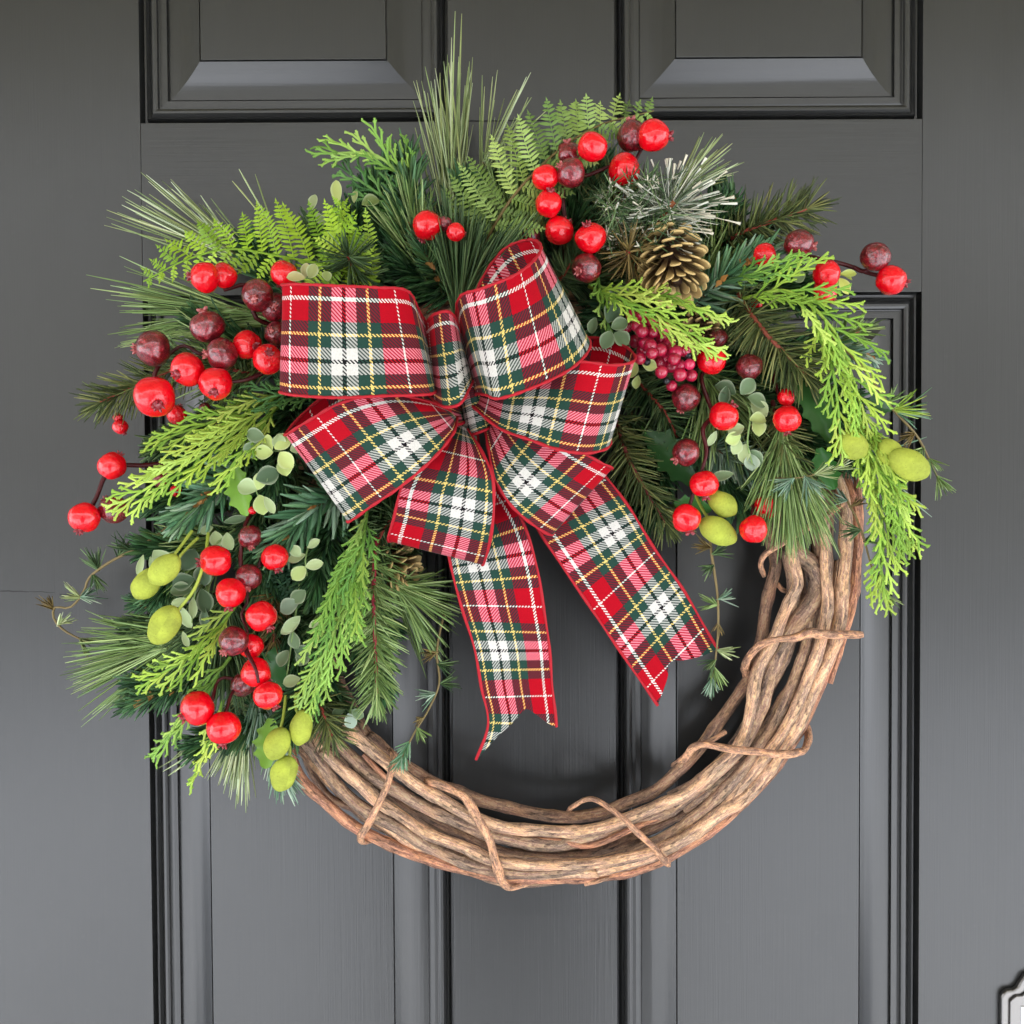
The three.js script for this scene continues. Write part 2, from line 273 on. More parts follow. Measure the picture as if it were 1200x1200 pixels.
// ---------------------------------------------------------------- grapevine ring
{
  const t = thing('grapevine_wreath', 'brown grapevine ring of twisted bare vines hanging on the door', 'wreath', P(645, 1040, 0));
  const C = [645, 690];
  // [tone, half width in px, z mm, full ring?, points along the bare part from the left to the right]
  const VINE = [
    ['pale', 9.5, 62, 1, [[395, 842], [432, 878], [460, 900], [495, 925], [532, 947], [570, 962], [600, 970], [650, 975], [683, 974], [733, 960], [783, 940], [803, 931], [833, 903], [857, 883], [872, 857], [880, 827], [887, 792], [900, 760], [912, 735], [924, 710], [934, 685], [930, 660], [924, 620]]],
    ['grey', 10.5, 50, 1, [[372, 850], [405, 880], [427, 902], [460, 925], [495, 943], [532, 960], [560, 972], [587, 981], [620, 988], [660, 989], [700, 980], [733, 968], [770, 955], [815, 925], [845, 900], [868, 868], [885, 835], [900, 805], [915, 775], [925, 745], [930, 700], [925, 650], [918, 600]]],
    ['pale', 9, 58, 1, [[380, 880], [395, 897], [420, 918], [445, 940], [475, 960], [495, 972], [532, 990], [570, 1004], [607, 1012], [633, 1015], [683, 1014], [733, 1006], [767, 996], [800, 982], [838, 955], [872, 920], [900, 885], [925, 845], [945, 800], [962, 745], [970, 690], [966, 640], [960, 590]]],
    ['grey', 10, 52, 1, [[350, 858], [362, 874], [382, 902], [402, 926], [427, 947], [450, 961], [475, 974], [500, 990], [532, 1006], [557, 1016], [595, 1022], [640, 1022], [690, 1016], [740, 1000], [790, 975], [830, 945], [862, 912], [888, 880], [912, 840], [930, 800], [943, 760], [952, 715], [958, 670], [955, 610]]],
    ['red', 9, 38, 1, [[338, 876], [346, 897], [360, 920], [382, 942], [407, 963], [440, 983], [475, 998], [520, 1013], [557, 1022], [600, 1028], [650, 1030], [700, 1029], [743, 1020], [790, 1000], [838, 968], [877, 935], [910, 897], [933, 863], [950, 830], [966, 790], [985, 740], [1000, 697], [1004, 655], [1002, 600]]],
    ['dark', 9, 34, 0, [[430, 905], [480, 945], [540, 975], [590, 998], [640, 1006], [680, 1002], [720, 988], [760, 972], [800, 952], [845, 925], [885, 885], [912, 840], [932, 790], [948, 735], [957, 690], [957, 600]]],
    ['dark', 10, 46, 1, [[430, 862], [470, 893], [500, 914], [535, 926], [563, 937], [600, 946], [640, 957], [677, 958], [710, 950], [733, 940], [767, 925], [790, 905], [820, 876], [842, 848], [862, 820], [880, 790], [893, 750], [896, 722], [902, 690], [909, 660], [902, 632], [897, 600]]],
    ['grey', 14, 54, 0, [[925, 640], [936, 650], [950, 660], [958, 677], [957, 697], [945, 715], [930, 735], [915, 762], [902, 787], [890, 822], [875, 857], [852, 890], [822, 917], [785, 938]]],
    ['grey', 9.5, 44, 0, [[968, 570], [970, 625], [969, 660], [965, 690], [959, 720], [951, 752], [937, 782], [926, 806], [910, 835], [890, 862], [868, 895], [838, 922], [800, 948]]],
    ['pale', 11, 56, 1, [[700, 1021], [740, 1010], [780, 996], [815, 975], [850, 950], [880, 925], [908, 892], [930, 860], [945, 828], [957, 800], [970, 772], [979, 743], [985, 710], [989, 672], [990, 635], [988, 590]]],
    ['red', 5.5, 36, 0, [[1003, 560], [1006, 620], [1004, 662], [1000, 697], [993, 732], [985, 762], [972, 800]]],
    ['dark', 7, 42, 0, [[948, 580], [955, 630], [957, 660], [962, 700], [955, 740], [938, 770]]],
  ];
  for (const [tone, hw, z, dr, f0, f1, src] of [['grey', 6.5, 30, -9, 0.02, 0.97, 2], ['red', 4.5, 52, 11, 0.08, 0.6, 0], ['grey', 6, 24, 9, 0.1, 0.9, 3], ['dark', 7, 20, -14, 0.03, 0.95, 4], ['dark', 7, 22, 8, 0.03, 0.95, 1], ['pale', 5, 40, -20, 0.2, 0.95, 4]]) {
    const base = VINE[src][4], n = base.length; VINE.push([tone, hw, z, 0, base.slice(Math.floor(f0 * n), Math.ceil(f1 * n)).map(([x, y], i) => { const d = Math.hypot(x - C[0], y - C[1]), k = 1 + (dr + 7 * nz(i * 0.7, src + 200)) / d; return [C[0] + (x - C[0]) * k, C[1] + (y - C[1]) * k]; })]);
  }
  VINE.forEach(([tone, hw, z, ring, pts], k) => {
    const all = pts.map(([x, y], i) => [x, y, z + 5 * nz(i * 0.55 + k * 9, k + 2)]);
    if (ring) {
      const [ex, ey] = pts[pts.length - 1], [sx, sy] = pts[0];
      const re = Math.hypot(ex - C[0], ey - C[1]), rs = Math.hypot(sx - C[0], sy - C[1]); let a0 = Math.atan2(C[1] - ey, ex - C[0]), a1 = Math.atan2(C[1] - sy, sx - C[0]); if (a1 < 0) a1 += 2 * Math.PI;
      for (let j = 1; j < 14; j++) { const f = j / 14, a = a0 + (a1 - a0) * f, r = re + (rs - re) * f + 9 * nz(j * 0.8 + k * 5, k + 20); all.push([C[0] + r * Math.cos(a), C[1] - r * Math.sin(a), 16 + z * 0.28 + 5 * nz(j * 0.6, k + 30)]); }
      all.push([sx, sy, z - 4]);
    }
    const c = path(all), n = Math.round(c.getLength() / 0.004), m = new MB(true), r = hw * 0.73 * S(z);
    const q = c.getSpacedPoints(n).map((p, i) => p.add(V3(nz(i * 0.16, k + 40), nz(i * 0.16, k + 50), nz(i * 0.12, k + 60)).multiplyScalar(0.0013)));
    m.tube(q, (x) => r * (1 + 0.1 * nz(x * n * 0.09, k + 70) + 0.13 * Math.exp(-Math.pow(((x * n * 0.11 + k * 0.37) % 1 - 0.5) * 9, 2))), 14, [1, 1, 1], { rough: 0.13, k: k + 1, vs: 7, vo: k * 0.37 });
    build(t, 'vine', m, VINES[tone]);
  });
  const TIE = [
    ['tie', 5.6, [[455, 878, 40], [461, 888, 66], [459, 905, 75], [446, 938, 76], [432, 965, 72], [422, 982, 58], [428, 987, 40], [440, 984, 25]]],
    ['tie', 6, [[500, 914, 55], [512, 918, 66], [530, 926, 72], [545, 935, 75], [560, 958, 76], [572, 980, 74], [580, 1008, 70], [588, 1032, 56], [597, 1041, 46], [612, 1037, 36], [625, 1030, 22]]],
    ['tie', 5.4, [[666, 952, 40], [672, 945, 58], [683, 938, 66], [697, 936, 70], [720, 950, 74], [743, 970, 74], [765, 992, 70], [778, 1008, 62], [782, 1012, 48]]],
    ['tie', 6, [[790, 897, 40], [803, 888, 56], [812, 876, 68], [825, 872, 74], [850, 877, 76], [885, 881, 76], [915, 884, 72], [932, 883, 66], [942, 878, 54], [947, 866, 44], [946, 852, 32]]],
    ['tie', 6.4, [[877, 800, 30], [874, 783, 52], [880, 765, 68], [894, 753, 76], [915, 748, 78], [932, 747, 78], [947, 742, 76], [965, 743, 74], [985, 744, 70], [1008, 744, 60]]],
    ['tie', 5.2, [[896, 674, 44], [892, 662, 56], [898, 648, 66], [915, 638, 72], [940, 622, 74], [965, 606, 74], [988, 590, 68]]],
    ['tie', 4, [[850, 858, 60], [838, 866, 66], [822, 872, 68], [812, 878, 66]]],
    ['tie', 2.4, [[685, 1036, 40], [700, 1033, 44], [714, 1028, 46]]],
    ['tie', 3.2, [[903, 681, 46], [915, 688, 44], [922, 694, 40]]],
  ];
  TIE.forEach(([tone, hw, pts], k) => {
    const c = path(pts), n = Math.max(10, Math.round(c.getLength() / 0.003)), m = new MB(true), r = hw * S(70);
    const q = c.getSpacedPoints(n).map((p, i) => p.add(V3(nz(i * 0.3, k + 140), nz(i * 0.3, k + 150), 0).multiplyScalar(0.0006)));
    m.tube(q, (x) => r * (0.85 + 0.22 * nz(x * n * 0.2, k + 170)), 10, [1, 1, 1], { rough: 0.3, k: k + 31, vs: 14, flat: 0.8 });
    build(t, 'binding', m, VINES[tone]);
  });
}

// ---------------------------------------------------------------- plaid bow
{
  const N = 120, PXT = 8, size = N * PXT;            // threads in one repeat of the check
  const RD = [174, 1, 24], WH = [212, 208, 200], WL = [226, 222, 214], GR = [36, 66, 56], YE = [222, 196, 112], BK = [20, 16, 20];
  const HALF = [[7, WL], [93, RD], [142, GR], [154, YE], [202, GR], [249, WH], [257, BK]];
  const yarns = (fine) => Array.from({ length: N }, (_, i) => { let x = (i + 0.5) / N * 512; if (x > 256) x = 512 - x; return x > fine && x < 7 ? RD : (HALF.find(([e]) => x < e) ?? HALF[6])[1]; }), weft = yarns(4.5), selv = yarns(7);
  const plaid = tex(size, size, (x, y) => {
    const i = Math.floor(x / PXT), j = Math.floor(y / PXT), warp = ((i + j) % 4 + 4) % 4 < 2, a = warp ? weft[i] : selv[j], o = warp ? selv[j] : weft[i], c = a === WH && o === RD ? [226, 138, 150] : a === RD && o === GR ? [122, 20, 35] : a === GR && o === RD ? [50, 42, 45] : a === GR && o === WH ? [58, 70, 64] : a === RD && o === WH ? [176, 16, 44] : a === WH && o === GR ? [180, 180, 172] : a;
    const f = 1 - 0.16 * Math.abs(((warp ? x : y) % PXT) / PXT - 0.45) + 0.07 * (hash3(i, j, 3) - 0.5); return [c[0] * f, c[1] * f, c[2] * f];
  }, true);
  const FABRIC = phys({ map: plaid, roughness: 0.85, sheen: 0.25, sheenRoughness: 0.5, sheenColor: new THREE.Color(0.9, 0.8, 0.8), side: THREE.DoubleSide, specularIntensity: 0.3 });
  const EDGE = std({ color: new THREE.Color(0.42, 0.002, 0.012), roughness: 0.75 });
  const W = 0.064, SETT = W * 1.12, t = thing('ribbon_bow', 'red green and white plaid ribbon bow with two hanging tails', 'bow', P(548, 470, 85));
  let off = 0;
  function ribbon(name, keys, { u0 = 0, end, flip, wave = 0.0021 } = {}) {
    const A = curve(keys.map((k) => P(k[0], k[1], k[2]))), B = curve(keys.map((k) => P(k[3], k[4], k[5]))), nS = 110, nV = 16, m = new MB(true), mid = []; let len = 0; off++;
    const raw = (s, v) => A.getPoint(s).lerp(B.getPoint(s), v);
    for (let i = 0; i <= nS; i++) { if (i) len += raw(i / nS, 0.5).distanceTo(raw((i - 1) / nS, 0.5)); mid.push(len); }
    const lenAt = (s) => { const x = Math.min(nS - 1e-6, s * nS), i = Math.floor(x); return mid[i] + (mid[i + 1] - mid[i]) * (x - i); };
    const surf = (s, v) => { const q = raw(s, v); q.z += wave * (nz(s * 5 + v * 1.2 + off * 11, 80 + off) + 0.6 * nz(s * 9 + off, 90 + off) * v + 0.35 * nz(s * 21 + v * 2, 110 + off)) * Math.sin(Math.PI * Math.min(1, v * 1.02)) ; return q; };
    const ea = [], eb = [];
    for (let i = 0; i <= nS; i++) for (let j = 0; j <= nV; j++) {
      const v = j / nV, s = i / nS * (end ? end(v) : 1), q = surf(s, v); m.v(q, [1, 1, 1], lenAt(s) / SETT + u0, -(v - 0.12) / 1.12);
      if (j === 0) ea.push(q); if (j === nV) eb.push(q);
      if (i && j) { const a = m.p.length / 3 - 1, b = a - 1, c = a - nV - 1, d = c - 1; m.f(d, c, a); m.f(d, a, b); }
    }
    const p = build(t, name, m, FABRIC), C1 = [1, 1, 1];
    for (const e of [ea, eb]) { const w = new MB(); w.tube(e, (x) => 0.00098 * (1 + 0.22 * Math.sin(x * len / 0.0021 * 2 * Math.PI)), 7, C1); part(p, 'wired_edge', w.geo(t.position), EDGE); }
    return p;
  }
  ribbon('loop', [[505, 395, 100, 520, 455, 100], [430, 350, 105, 430, 452, 105], [352, 338, 118, 348, 452, 118], [335, 334, 150, 333, 458, 150], [332, 334, 176, 329, 460, 176], [345, 333, 183, 344, 463, 184], [395, 335, 190, 395, 466, 192], [440, 337, 188, 450, 464, 190], [477, 341, 174, 503, 462, 174], [492, 366, 155, 513, 457, 150], [516, 410, 120, 530, 455, 118]], { u0: -0.31 });
  ribbon('loop', [[545, 455, 100, 560, 490, 100], [557, 345, 110, 590, 440, 110], [590, 293, 116, 640, 400, 116], [620, 281, 130, 676, 390, 130], [634, 288, 150, 692, 403, 150], [625, 306, 172, 672, 430, 175], [600, 324, 185, 625, 454, 190], [565, 338, 185, 585, 467, 186], [539, 348, 168, 570, 463, 168], [536, 384, 140, 558, 462, 140], [548, 440, 118, 556, 470, 118]], { u0: 0.48 });
  ribbon('loop', [[560, 460, 95, 560, 490, 95], [640, 405, 100, 625, 500, 100], [700, 396, 108, 680, 500, 108], [734, 407, 122, 710, 508, 122], [744, 422, 143, 714, 523, 143], [718, 428, 162, 688, 531, 164], [682, 424, 168, 655, 527, 175], [640, 428, 160, 620, 515, 170], [600, 438, 150, 587, 503, 160], [566, 446, 130, 556, 478, 142], [550, 455, 112, 550, 470, 120]], { u0: -0.26 });
  ribbon('loop', [[570, 490, 88, 570, 520, 88], [640, 530, 92, 610, 580, 92], [700, 545, 102, 645, 612, 102], [718, 549, 118, 647, 627, 118], [702, 541, 136, 622, 613, 138], [665, 520, 147, 597, 590, 152], [630, 497, 147, 579, 560, 153], [600, 478, 138, 572, 525, 145], [575, 470, 122, 568, 498, 128]], { u0: 0.45 });
  ribbon('loop', [[540, 480, 92, 540, 500, 92], [450, 438, 96, 475, 540, 96], [378, 466, 106, 422, 580, 106], [334, 509, 132, 407, 611, 132], [360, 494, 158, 437, 592, 160], [400, 472, 172, 475, 566, 176], [450, 462, 173, 510, 535, 176], [500, 470, 158, 531, 508, 163], [528, 482, 138, 536, 490, 138]], { u0: 0.61 });
  ribbon('loop', [[530, 500, 84, 560, 510, 84], [500, 560, 90, 570, 590, 90], [472, 622, 100, 564, 648, 100], [455, 634, 120, 566, 662, 120], [462, 605, 142, 575, 630, 145], [470, 572, 155, 579, 590, 160], [488, 540, 157, 577, 558, 163], [510, 515, 148, 565, 530, 154], [535, 495, 128, 548, 503, 134]], { u0: 0.38 });
  ribbon('centre_loop', [[498, 380, 148, 505, 466, 148], [510, 368, 170, 522, 477, 170], [524, 365, 176, 538, 474, 176], [534, 374, 164, 550, 455, 164], [540, 400, 140, 554, 445, 140], [536, 430, 118, 548, 450, 118]], { u0: 0.89, wave: 0.0006 });
  ribbon('under_loop', [[476, 458, 112, 498, 490, 112], [500, 456, 136, 520, 492, 136], [525, 466, 138, 536, 497, 138], [543, 480, 116, 548, 492, 116]], { u0: 0.45, wave: 0.0004 });
  ribbon('knot', [[535, 455, 112, 545, 512, 112], [540, 450, 134, 552, 510, 134], [552, 446, 140, 566, 505, 140], [562, 446, 130, 576, 500, 130], [566, 452, 108, 580, 500, 108]], { u0: 0.2, wave: 0.0005 });
  const lerpTab = (tab) => (v) => { for (let i = 1; i < tab.length; i++) if (v <= tab[i][0]) { const [a, b] = tab[i - 1], [c, d] = tab[i]; return b + (d - b) * (v - a) / (c - a); } return tab[tab.length - 1][1]; };
  ribbon('tail', [[575, 555, 105, 510, 570, 105], [611, 608, 112, 524, 640, 112], [629, 664, 103, 531, 675, 106], [638, 718, 92, 542, 715, 98], [644, 760, 82, 556, 760, 88], [647, 802, 75, 564, 805, 80], [652, 850, 70, 572, 848, 76], [652, 905, 66, 556, 895, 68]], { u0: 0.67, wave: 0.002, end: lerpTab([[0, 0.862], [0.1, 0.855], [0.42, 0.795], [0.62, 0.845], [0.84, 0.9], [1, 0.985]]) });
  ribbon('tail', [[590, 555, 90, 678, 528, 90], [622, 608, 96, 709, 558, 96], [643, 640, 96, 737, 594, 96], [692, 712, 84, 767, 643, 84], [730, 768, 74, 802, 693, 74], [771, 827, 62, 839, 757, 65], [792, 858, 58, 864, 792, 60]], { u0: 0.53, wave: 0.0016, end: lerpTab([[0, 0.832], [0.3, 0.795], [0.4, 0.765], [0.55, 0.79], [0.8, 0.825], [1, 0.845]]) });
}

// ---------------------------------------------------------------- builders of picks and sprigs
const COL = {
  longPale: ['#a3b27c', '#b4c08c', '#929f68', '#c8d2a8', '#84945f'].map(lin), longMid: ['#728c4c', '#86a05f', '#5e763e', '#a4ba7a'].map(lin), longDark: ['#47603a', '#384f2f', '#587044', '#6f8757'].map(lin),
  olive: ['#5f6b3c', '#4d5a32', '#737c48', '#3e4a2a', '#878a54'].map(lin), brown: ['#6b5a32', '#7d6a3c', '#58492a', '#877444'].map(lin),
  pvc: ['#5a8660', '#739a76', '#4a724e', '#9ab69a', '#689065'].map(lin), pvcDark: ['#385a38', '#456e43', '#2e4a30', '#5b8055', '#4a6b3e'].map(lin), pvcGrey: ['#6f8d72', '#8fa78f', '#abbda6', '#5b7a60'].map(lin),
  lime: ['#a3c04a', '#8cb040', '#b8d062', '#7fa63e', '#aec855'].map(lin), green: ['#7fa848', '#6b963e', '#9cbc5c', '#5f8a3a', '#8cb04e'].map(lin), deep: ['#4f7a3e', '#436a36', '#608a48'].map(lin),
  fernBright: ['#8fb02e', '#7fa228', '#a3bf42', '#749626'].map(lin), fernOlive: ['#7d974a', '#6b8640', '#97ad5e', '#5d7538'].map(lin), fernDark: ['#2f5238', '#3a6043'].map(lin),
  frost: ['#cdcab8', '#bdbaa6', '#d9d6c4'].map(lin),
};
const RED_STEM = lin('#8e3a2e'), DARK_STEM = lin('#5a241f'), BROWN = lin('#5d4a2e');
function needle(m, base, dir, len, r, col, bend, sides = 3, flat = 1, seg = 3) {
  const pts = [], hint = flat < 1 ? V3(R(-0.8, 0.8), R(-0.8, 0.8), 1) : V3(R(-1, 1), R(-1, 1), R(-1, 1));
  for (let k = 0; k <= seg; k++) { const t = k / seg; pts.push(base.clone().addScaledVector(dir, len * t).addScaledVector(bend, len * t * t)); }
  m.tube(pts, (t) => r * (t > 0.99 ? 0.35 : 1), sides, col, { flat, hint, caps: 0 });
}
const rdir = () => { const a = R(0, 6.2832), z = R(-1, 1), s = Math.sqrt(1 - z * z); return V3(s * Math.cos(a), s * Math.sin(a), z); };
// needles set round a stem, leaning forward
function needlesAlong(m, c, { n, len, r, cols, t0 = 0.05, open0 = 60, open1 = 22, sides = 3, flat = 1, bend = 0.18, lenTip = 0.75, front = 0 }) {
  for (let k = 0; k < n; k++) {
    const t = Math.min(0.999, t0 + (1 - t0) * (k + rnd()) / n), b = c.getPointAt(t), T = c.getTangentAt(t), q = rdir(); if (front) q.z += front; q.addScaledVector(T, -q.dot(T)).normalize();
    const a = (open0 + (open1 - open0) * t + R(-9, 9)) * Math.PI / 180, d = T.clone().multiplyScalar(Math.cos(a)).addScaledVector(q, Math.sin(a));
    const l = len * (1 + (lenTip - 1) * t) * R(0.75, 1.1);
    needle(m, b, d, l, r * R(0.85, 1.15), pick(cols), T.clone().multiplyScalar(bend * R(0.3, 1.2)).addScaledVector(rdir(), 0.06), sides, flat);
  }
  const e = c.getPointAt(1), T = c.getTangentAt(1);
  for (let k = 0; k < n * 0.07; k++) needle(m, e, T.clone().addScaledVector(rdir(), 0.42).normalize(), len * lenTip * R(0.6, 1), r, pick(cols), rdir().multiplyScalar(0.08), sides, flat);
}
function stemTube(root, c, r0, r1, col, name = 'stem', mat = STEM, rough = 0.15) { const m = new MB(), n = Math.max(6, Math.round(c.getLength() / 0.005)); m.tube(c.getSpacedPoints(n), (t) => r0 + (r1 - r0) * t, 7, col, { rough, k: 3 }); return build(root, name, m, mat); }

function sprucePick({ name = 'spruce_sprig', label, group, pts, z, n = 420, len = 36, r = 1, cols = COL.olive, stem = RED_STEM, sr = 3, open0 = 62, open1 = 26, bend = 0.1, front = -0.3, tip }) {
  const c = path(pts, z), s = S(z), t = thing(name, label, 'pine sprig', P(pts[0][0], pts[0][1], pts[0][2] ?? z), group);
  stemTube(t, c, sr * s, sr * s * 0.6, stem, 'stem', STEM, 0.45);
  const m = new MB(); needlesAlong(m, c, { n: Math.round(n * 0.58), len: len * s, r: r * 1.12 * s, cols, open0: open0 + 8, open1: open1 + 12, bend, front, lenTip: tip ?? 0.8 }); build(t, 'needles', m, NEEDLE, true); return t;
}
function tinselPick({ name = 'tinsel_pine_sprig', label, group, pts, z, n = 130, len = 38, w = 2.3, cols = COL.pvcDark, bracts = 0, open0 = 68, open1 = 30, front = 0.25 }) {
  const c = path(pts, z), s = S(z), t = thing(name, label, 'pine sprig', P(pts[0][0], pts[0][1], pts[0][2] ?? z), group);
  stemTube(t, c, 1.8 * s, 1.2 * s, BROWN);
  const m = new MB(); needlesAlong(m, c, { n, len: len * s, r: w * s, cols, open0, open1, sides: 4, flat: 0.28, bend: 0.12, front }); build(t, 'needles', m, PVC, true);
  for (let k = 0; k < bracts; k++) { const b = new MB(), f = R(0.15, 0.95), q = c.getPointAt(f); q.z += 0.004; for (let j = 0; j < 3; j++) b.leaf(q, V3(R(-1, 1), R(-1, 1), R(0.2, 1)).normalize(), V3(R(-0.5, 0.5), R(-0.5, 0.5), 1), R(6, 11) * s, (x) => 0.36 * Math.sin(Math.PI * Math.min(0.92, x + 0.12)), vary(lin('#a87842'), 0.25), { n: 4, w: 1, curl: R(-0.5, 0.6) }); build(t, 'bract', b, STEM); }
  return t;
}
// a burst of long thin needles from a short stem; tips lists where the outermost ones end
function longPine({ label, group, from, to, tips, n, r = 1.05, cols = COL.longPale, z0 = 60, zs = 40, lo = 0.55, bend = 0.06, spread = 10, jitter = 7, stem = BROWN, cat = 'pine sprig' }) {
  const c = path([from, to], z0), t = thing('long_needle_pine_sprig', label, cat, P(from[0], from[1], z0), group), s = S(z0), m = new MB();
  stemTube(t, c, 2.2 * s, 1.6 * s, stem);
  const one = (tx, ty, tz, f) => {
    const b = c.getPointAt(Math.min(1, Math.max(0, f))).add(V3(R(-1, 1), R(-1, 1), R(-1, 1)).multiplyScalar(spread * 0.25 * s)), e = P(tx, ty, tz), d = e.clone().sub(b), l = d.length(); d.normalize();
    const bd = rdir().multiplyScalar(bend * R(0.2, 1)); d.addScaledVector(bd, -1);
    needle(m, b, d, l, r * s * R(0.85, 1.2), pick(cols), bd, 3, 1, 5);
  };
  for (const q of tips) one(q[0], q[1], q[2] ?? zs, R(0.5, 1));
  for (let k = 0; k < n; k++) {
    const u = rnd() * (tips.length - 1), i = Math.floor(u), f = u - i, a = tips[i], b = tips[Math.min(tips.length - 1, i + 1)], g = R(lo, 1.0), p0 = rnd(), bx = from[0] + (to[0] - from[0]) * p0, by = from[1] + (to[1] - from[1]) * p0;
    const tx = a[0] + (b[0] - a[0]) * f, ty = a[1] + (b[1] - a[1]) * f;
    one(bx + (tx - bx) * g + R(-jitter, jitter), by + (ty - by) * g + R(-jitter, jitter), (a[2] ?? zs) + R(-8, 22), p0);
  }
  build(t, 'needles', m, NEEDLE, true); return t;
}
function cedarTwig(m, base, dir, side, len, s, cols, bend) {
  const col = pick(cols), nrm = V3(R(-0.25, 0.25), R(-0.25, 0.25), 1).normalize(), lat = V3().crossVectors(nrm, dir).normalize(), pts = [], K = 6, rr = 1.75 * s;
  for (let k = 0; k <= K; k++) { const t = k / K; pts.push(base.clone().addScaledVector(dir, len * t).addScaledVector(lat, side * bend * len * t * t).addScaledVector(nrm, len * 0.05 * Math.sin(t * 2.5 + side))); }
  const c = curve(pts); m.tube(pts, (t) => rr * (1 - 0.35 * t), 6, col, { flat: 0.75, hint: nrm });
  let sd = side; const step = 7.6 * s, cnt = Math.max(2, Math.floor(len / step));
  for (let k = 1; k <= cnt; k++) {
    const f = (k + R(-0.25, 0.25)) / (cnt + 0.35); if (f > 1 || f < 0.1) continue; sd = -sd;
    const p = c.getPointAt(f), T = c.getTangentAt(f), a = R(17, 30) * Math.PI / 180, d = T.clone().multiplyScalar(Math.cos(a)).addScaledVector(lat, sd * Math.sin(a)).addScaledVector(nrm, R(-0.12, 0.2)).normalize();
    const l = Math.min(19 * s, len * 0.42) * (1 - 0.45 * f) * R(0.8, 1.15) + 3 * s, e = p.clone().addScaledVector(d, l);
    m.tube([p, p.clone().addScaledVector(d, l * 0.55), e], [rr * 0.85, rr * 0.82, rr * 0.72], 5, col, { flat: 0.75, hint: nrm });
    for (const w of [-1, 1]) if (rnd() < 0.75) { const g = R(0.4, 0.9), d2 = d.clone().addScaledVector(lat, w * 0.55).normalize(), p2 = p.clone().addScaledVector(d, l * g); m.tube([p2, p2.clone().addScaledVector(d2, 4.6 * s * R(0.7, 1.2))], [rr * 0.7, rr * 0.5], 4, col, { flat: 0.8, hint: nrm }); }
  }
}
function cedarPick({ label, group, pts, z, cols = COL.lime, len = 58, step = 13, angle = 32, tip = 0.42, both = 1, sr = 2.3 }) {
  const c = path(pts, z), s = S(z), t = thing('cedar_sprig', label, 'cedar sprig', P(pts[0][0], pts[0][1], pts[0][2] ?? z), group), L = c.getLength();
  stemTube(t, c, sr * s, 1.5 * s, pick(cols)); let side = 1; const n = Math.round(L / (step * s));
  for (let k = 1; k < n; k++) {
    const f = k / n, p = c.getPointAt(f), T = c.getTangentAt(f), lat = V3().crossVectors(VIEW, T).normalize(); side = both === 1 ? -side : both;
    const a = (angle * 0.92 + R(-8, 8)) * Math.PI / 180, d = T.clone().multiplyScalar(Math.cos(a)).addScaledVector(lat, side * Math.sin(a)); d.z += R(-0.12, 0.3); d.normalize();
    const m = new MB(); cedarTwig(m, p, d, -side, len * s * (1 - (1 - tip) * f) * R(0.8, 1.15), s, cols, R(0.05, 0.2)); build(t, 'branchlet', m, CEDAR);
  }
  const m = new MB(); cedarTwig(m, c.getPointAt(0.93), c.getTangentAt(1), 1, len * s * tip * 1.1, s, cols, 0.05); build(t, 'branchlet', m, CEDAR); return t;
}
function fernPick({ label, group, pts, z, cols, len, n = 15, droop = 0.1, angle = 62, wid = 9, sideScale = [1, 1], stem }) {
  const c = path(pts, z), s = S(z), t = thing('fern_frond', label, 'fern frond', P(pts[0][0], pts[0][1], pts[0][2] ?? z), group);
  stemTube(t, c, 2 * s, 0.9 * s, stem ?? cols[cols.length - 1]);
  for (let k = 0; k < n; k++) for (const sd of [1, -1]) {
    const f = (k + 0.4 + (sd > 0 ? 0.25 : 0)) / (n + 0.2); if (f >= 0.99) continue;
    const p = c.getPointAt(f), T = c.getTangentAt(f), lat = V3().crossVectors(VIEW, T).normalize(), a = (angle + 10 - 26 * f + R(-7, 7)) * Math.PI / 180, d = T.clone().multiplyScalar(Math.cos(a)).addScaledVector(lat, sd * Math.sin(a)); d.z += R(-0.1, 0.35); d.normalize();
    const l = len * s * (1 - 0.82 * Math.pow(f, 1.1)) * sideScale[sd > 0 ? 0 : 1] * R(0.88, 1.1), nrm = V3(R(-0.35, 0.35), R(-0.3, 0.3), 1).normalize(), col = pick(cols), m = new MB(), K = 8, q = [];
    for (let j = 0; j <= K; j++) { const x = j / K; q.push(p.clone().addScaledVector(d, l * x).addScaledVector(T, l * droop * x * x).addScaledVector(nrm, -l * 0.16 * x * x)); }
    const cc = curve(q); m.tube(q, (x) => 0.75 * s * (1 - 0.5 * x), 4, col);
    const cnt = Math.max(4, Math.round(l / (4.8 * s)));
    for (let j = 0; j < cnt; j++) for (const e of [1, -1]) {
      const x = (j + 0.5 + (e > 0 ? 0.2 : 0) + R(-0.15, 0.15)) / cnt, b = cc.getPointAt(Math.min(1, x)), T2 = cc.getTangentAt(Math.min(1, x)), la = V3().crossVectors(nrm, T2).normalize(), w = wid * s * Math.sin(Math.PI * (0.16 + 0.8 * x)) * 1.05 * Math.min(1, l / (38 * s)) + 1.2 * s;
      m.leaf(b, T2.clone().multiplyScalar(0.42).addScaledVector(la, e).addScaledVector(nrm, R(-0.15, 0.35)), V3().copy(nrm).addScaledVector(T2, R(0, 0.6)), w * R(0.82, 1.12), (y) => Math.min(0.34, 1.95 * s / w) * Math.sin(Math.PI * Math.min(0.95, 0.2 + y * 0.78)), col, { n: 3, w: 1, curl: -0.2, th: 0.35 * s });
    }
    m.leaf(q[K], d, nrm, 5 * s, (y) => 0.25 * (1 - y), col, { n: 2, w: 1, th: 0.35 * s });
    build(t, 'leaflet', m, FERN);
  }
  return t;
}
const OVAL = (k = 0.36) => (x) => k * 1.12 * Math.pow(Math.sin(Math.PI * Math.pow(Math.min(1, x * 0.988 + 0.012), 1.18)), 0.66);
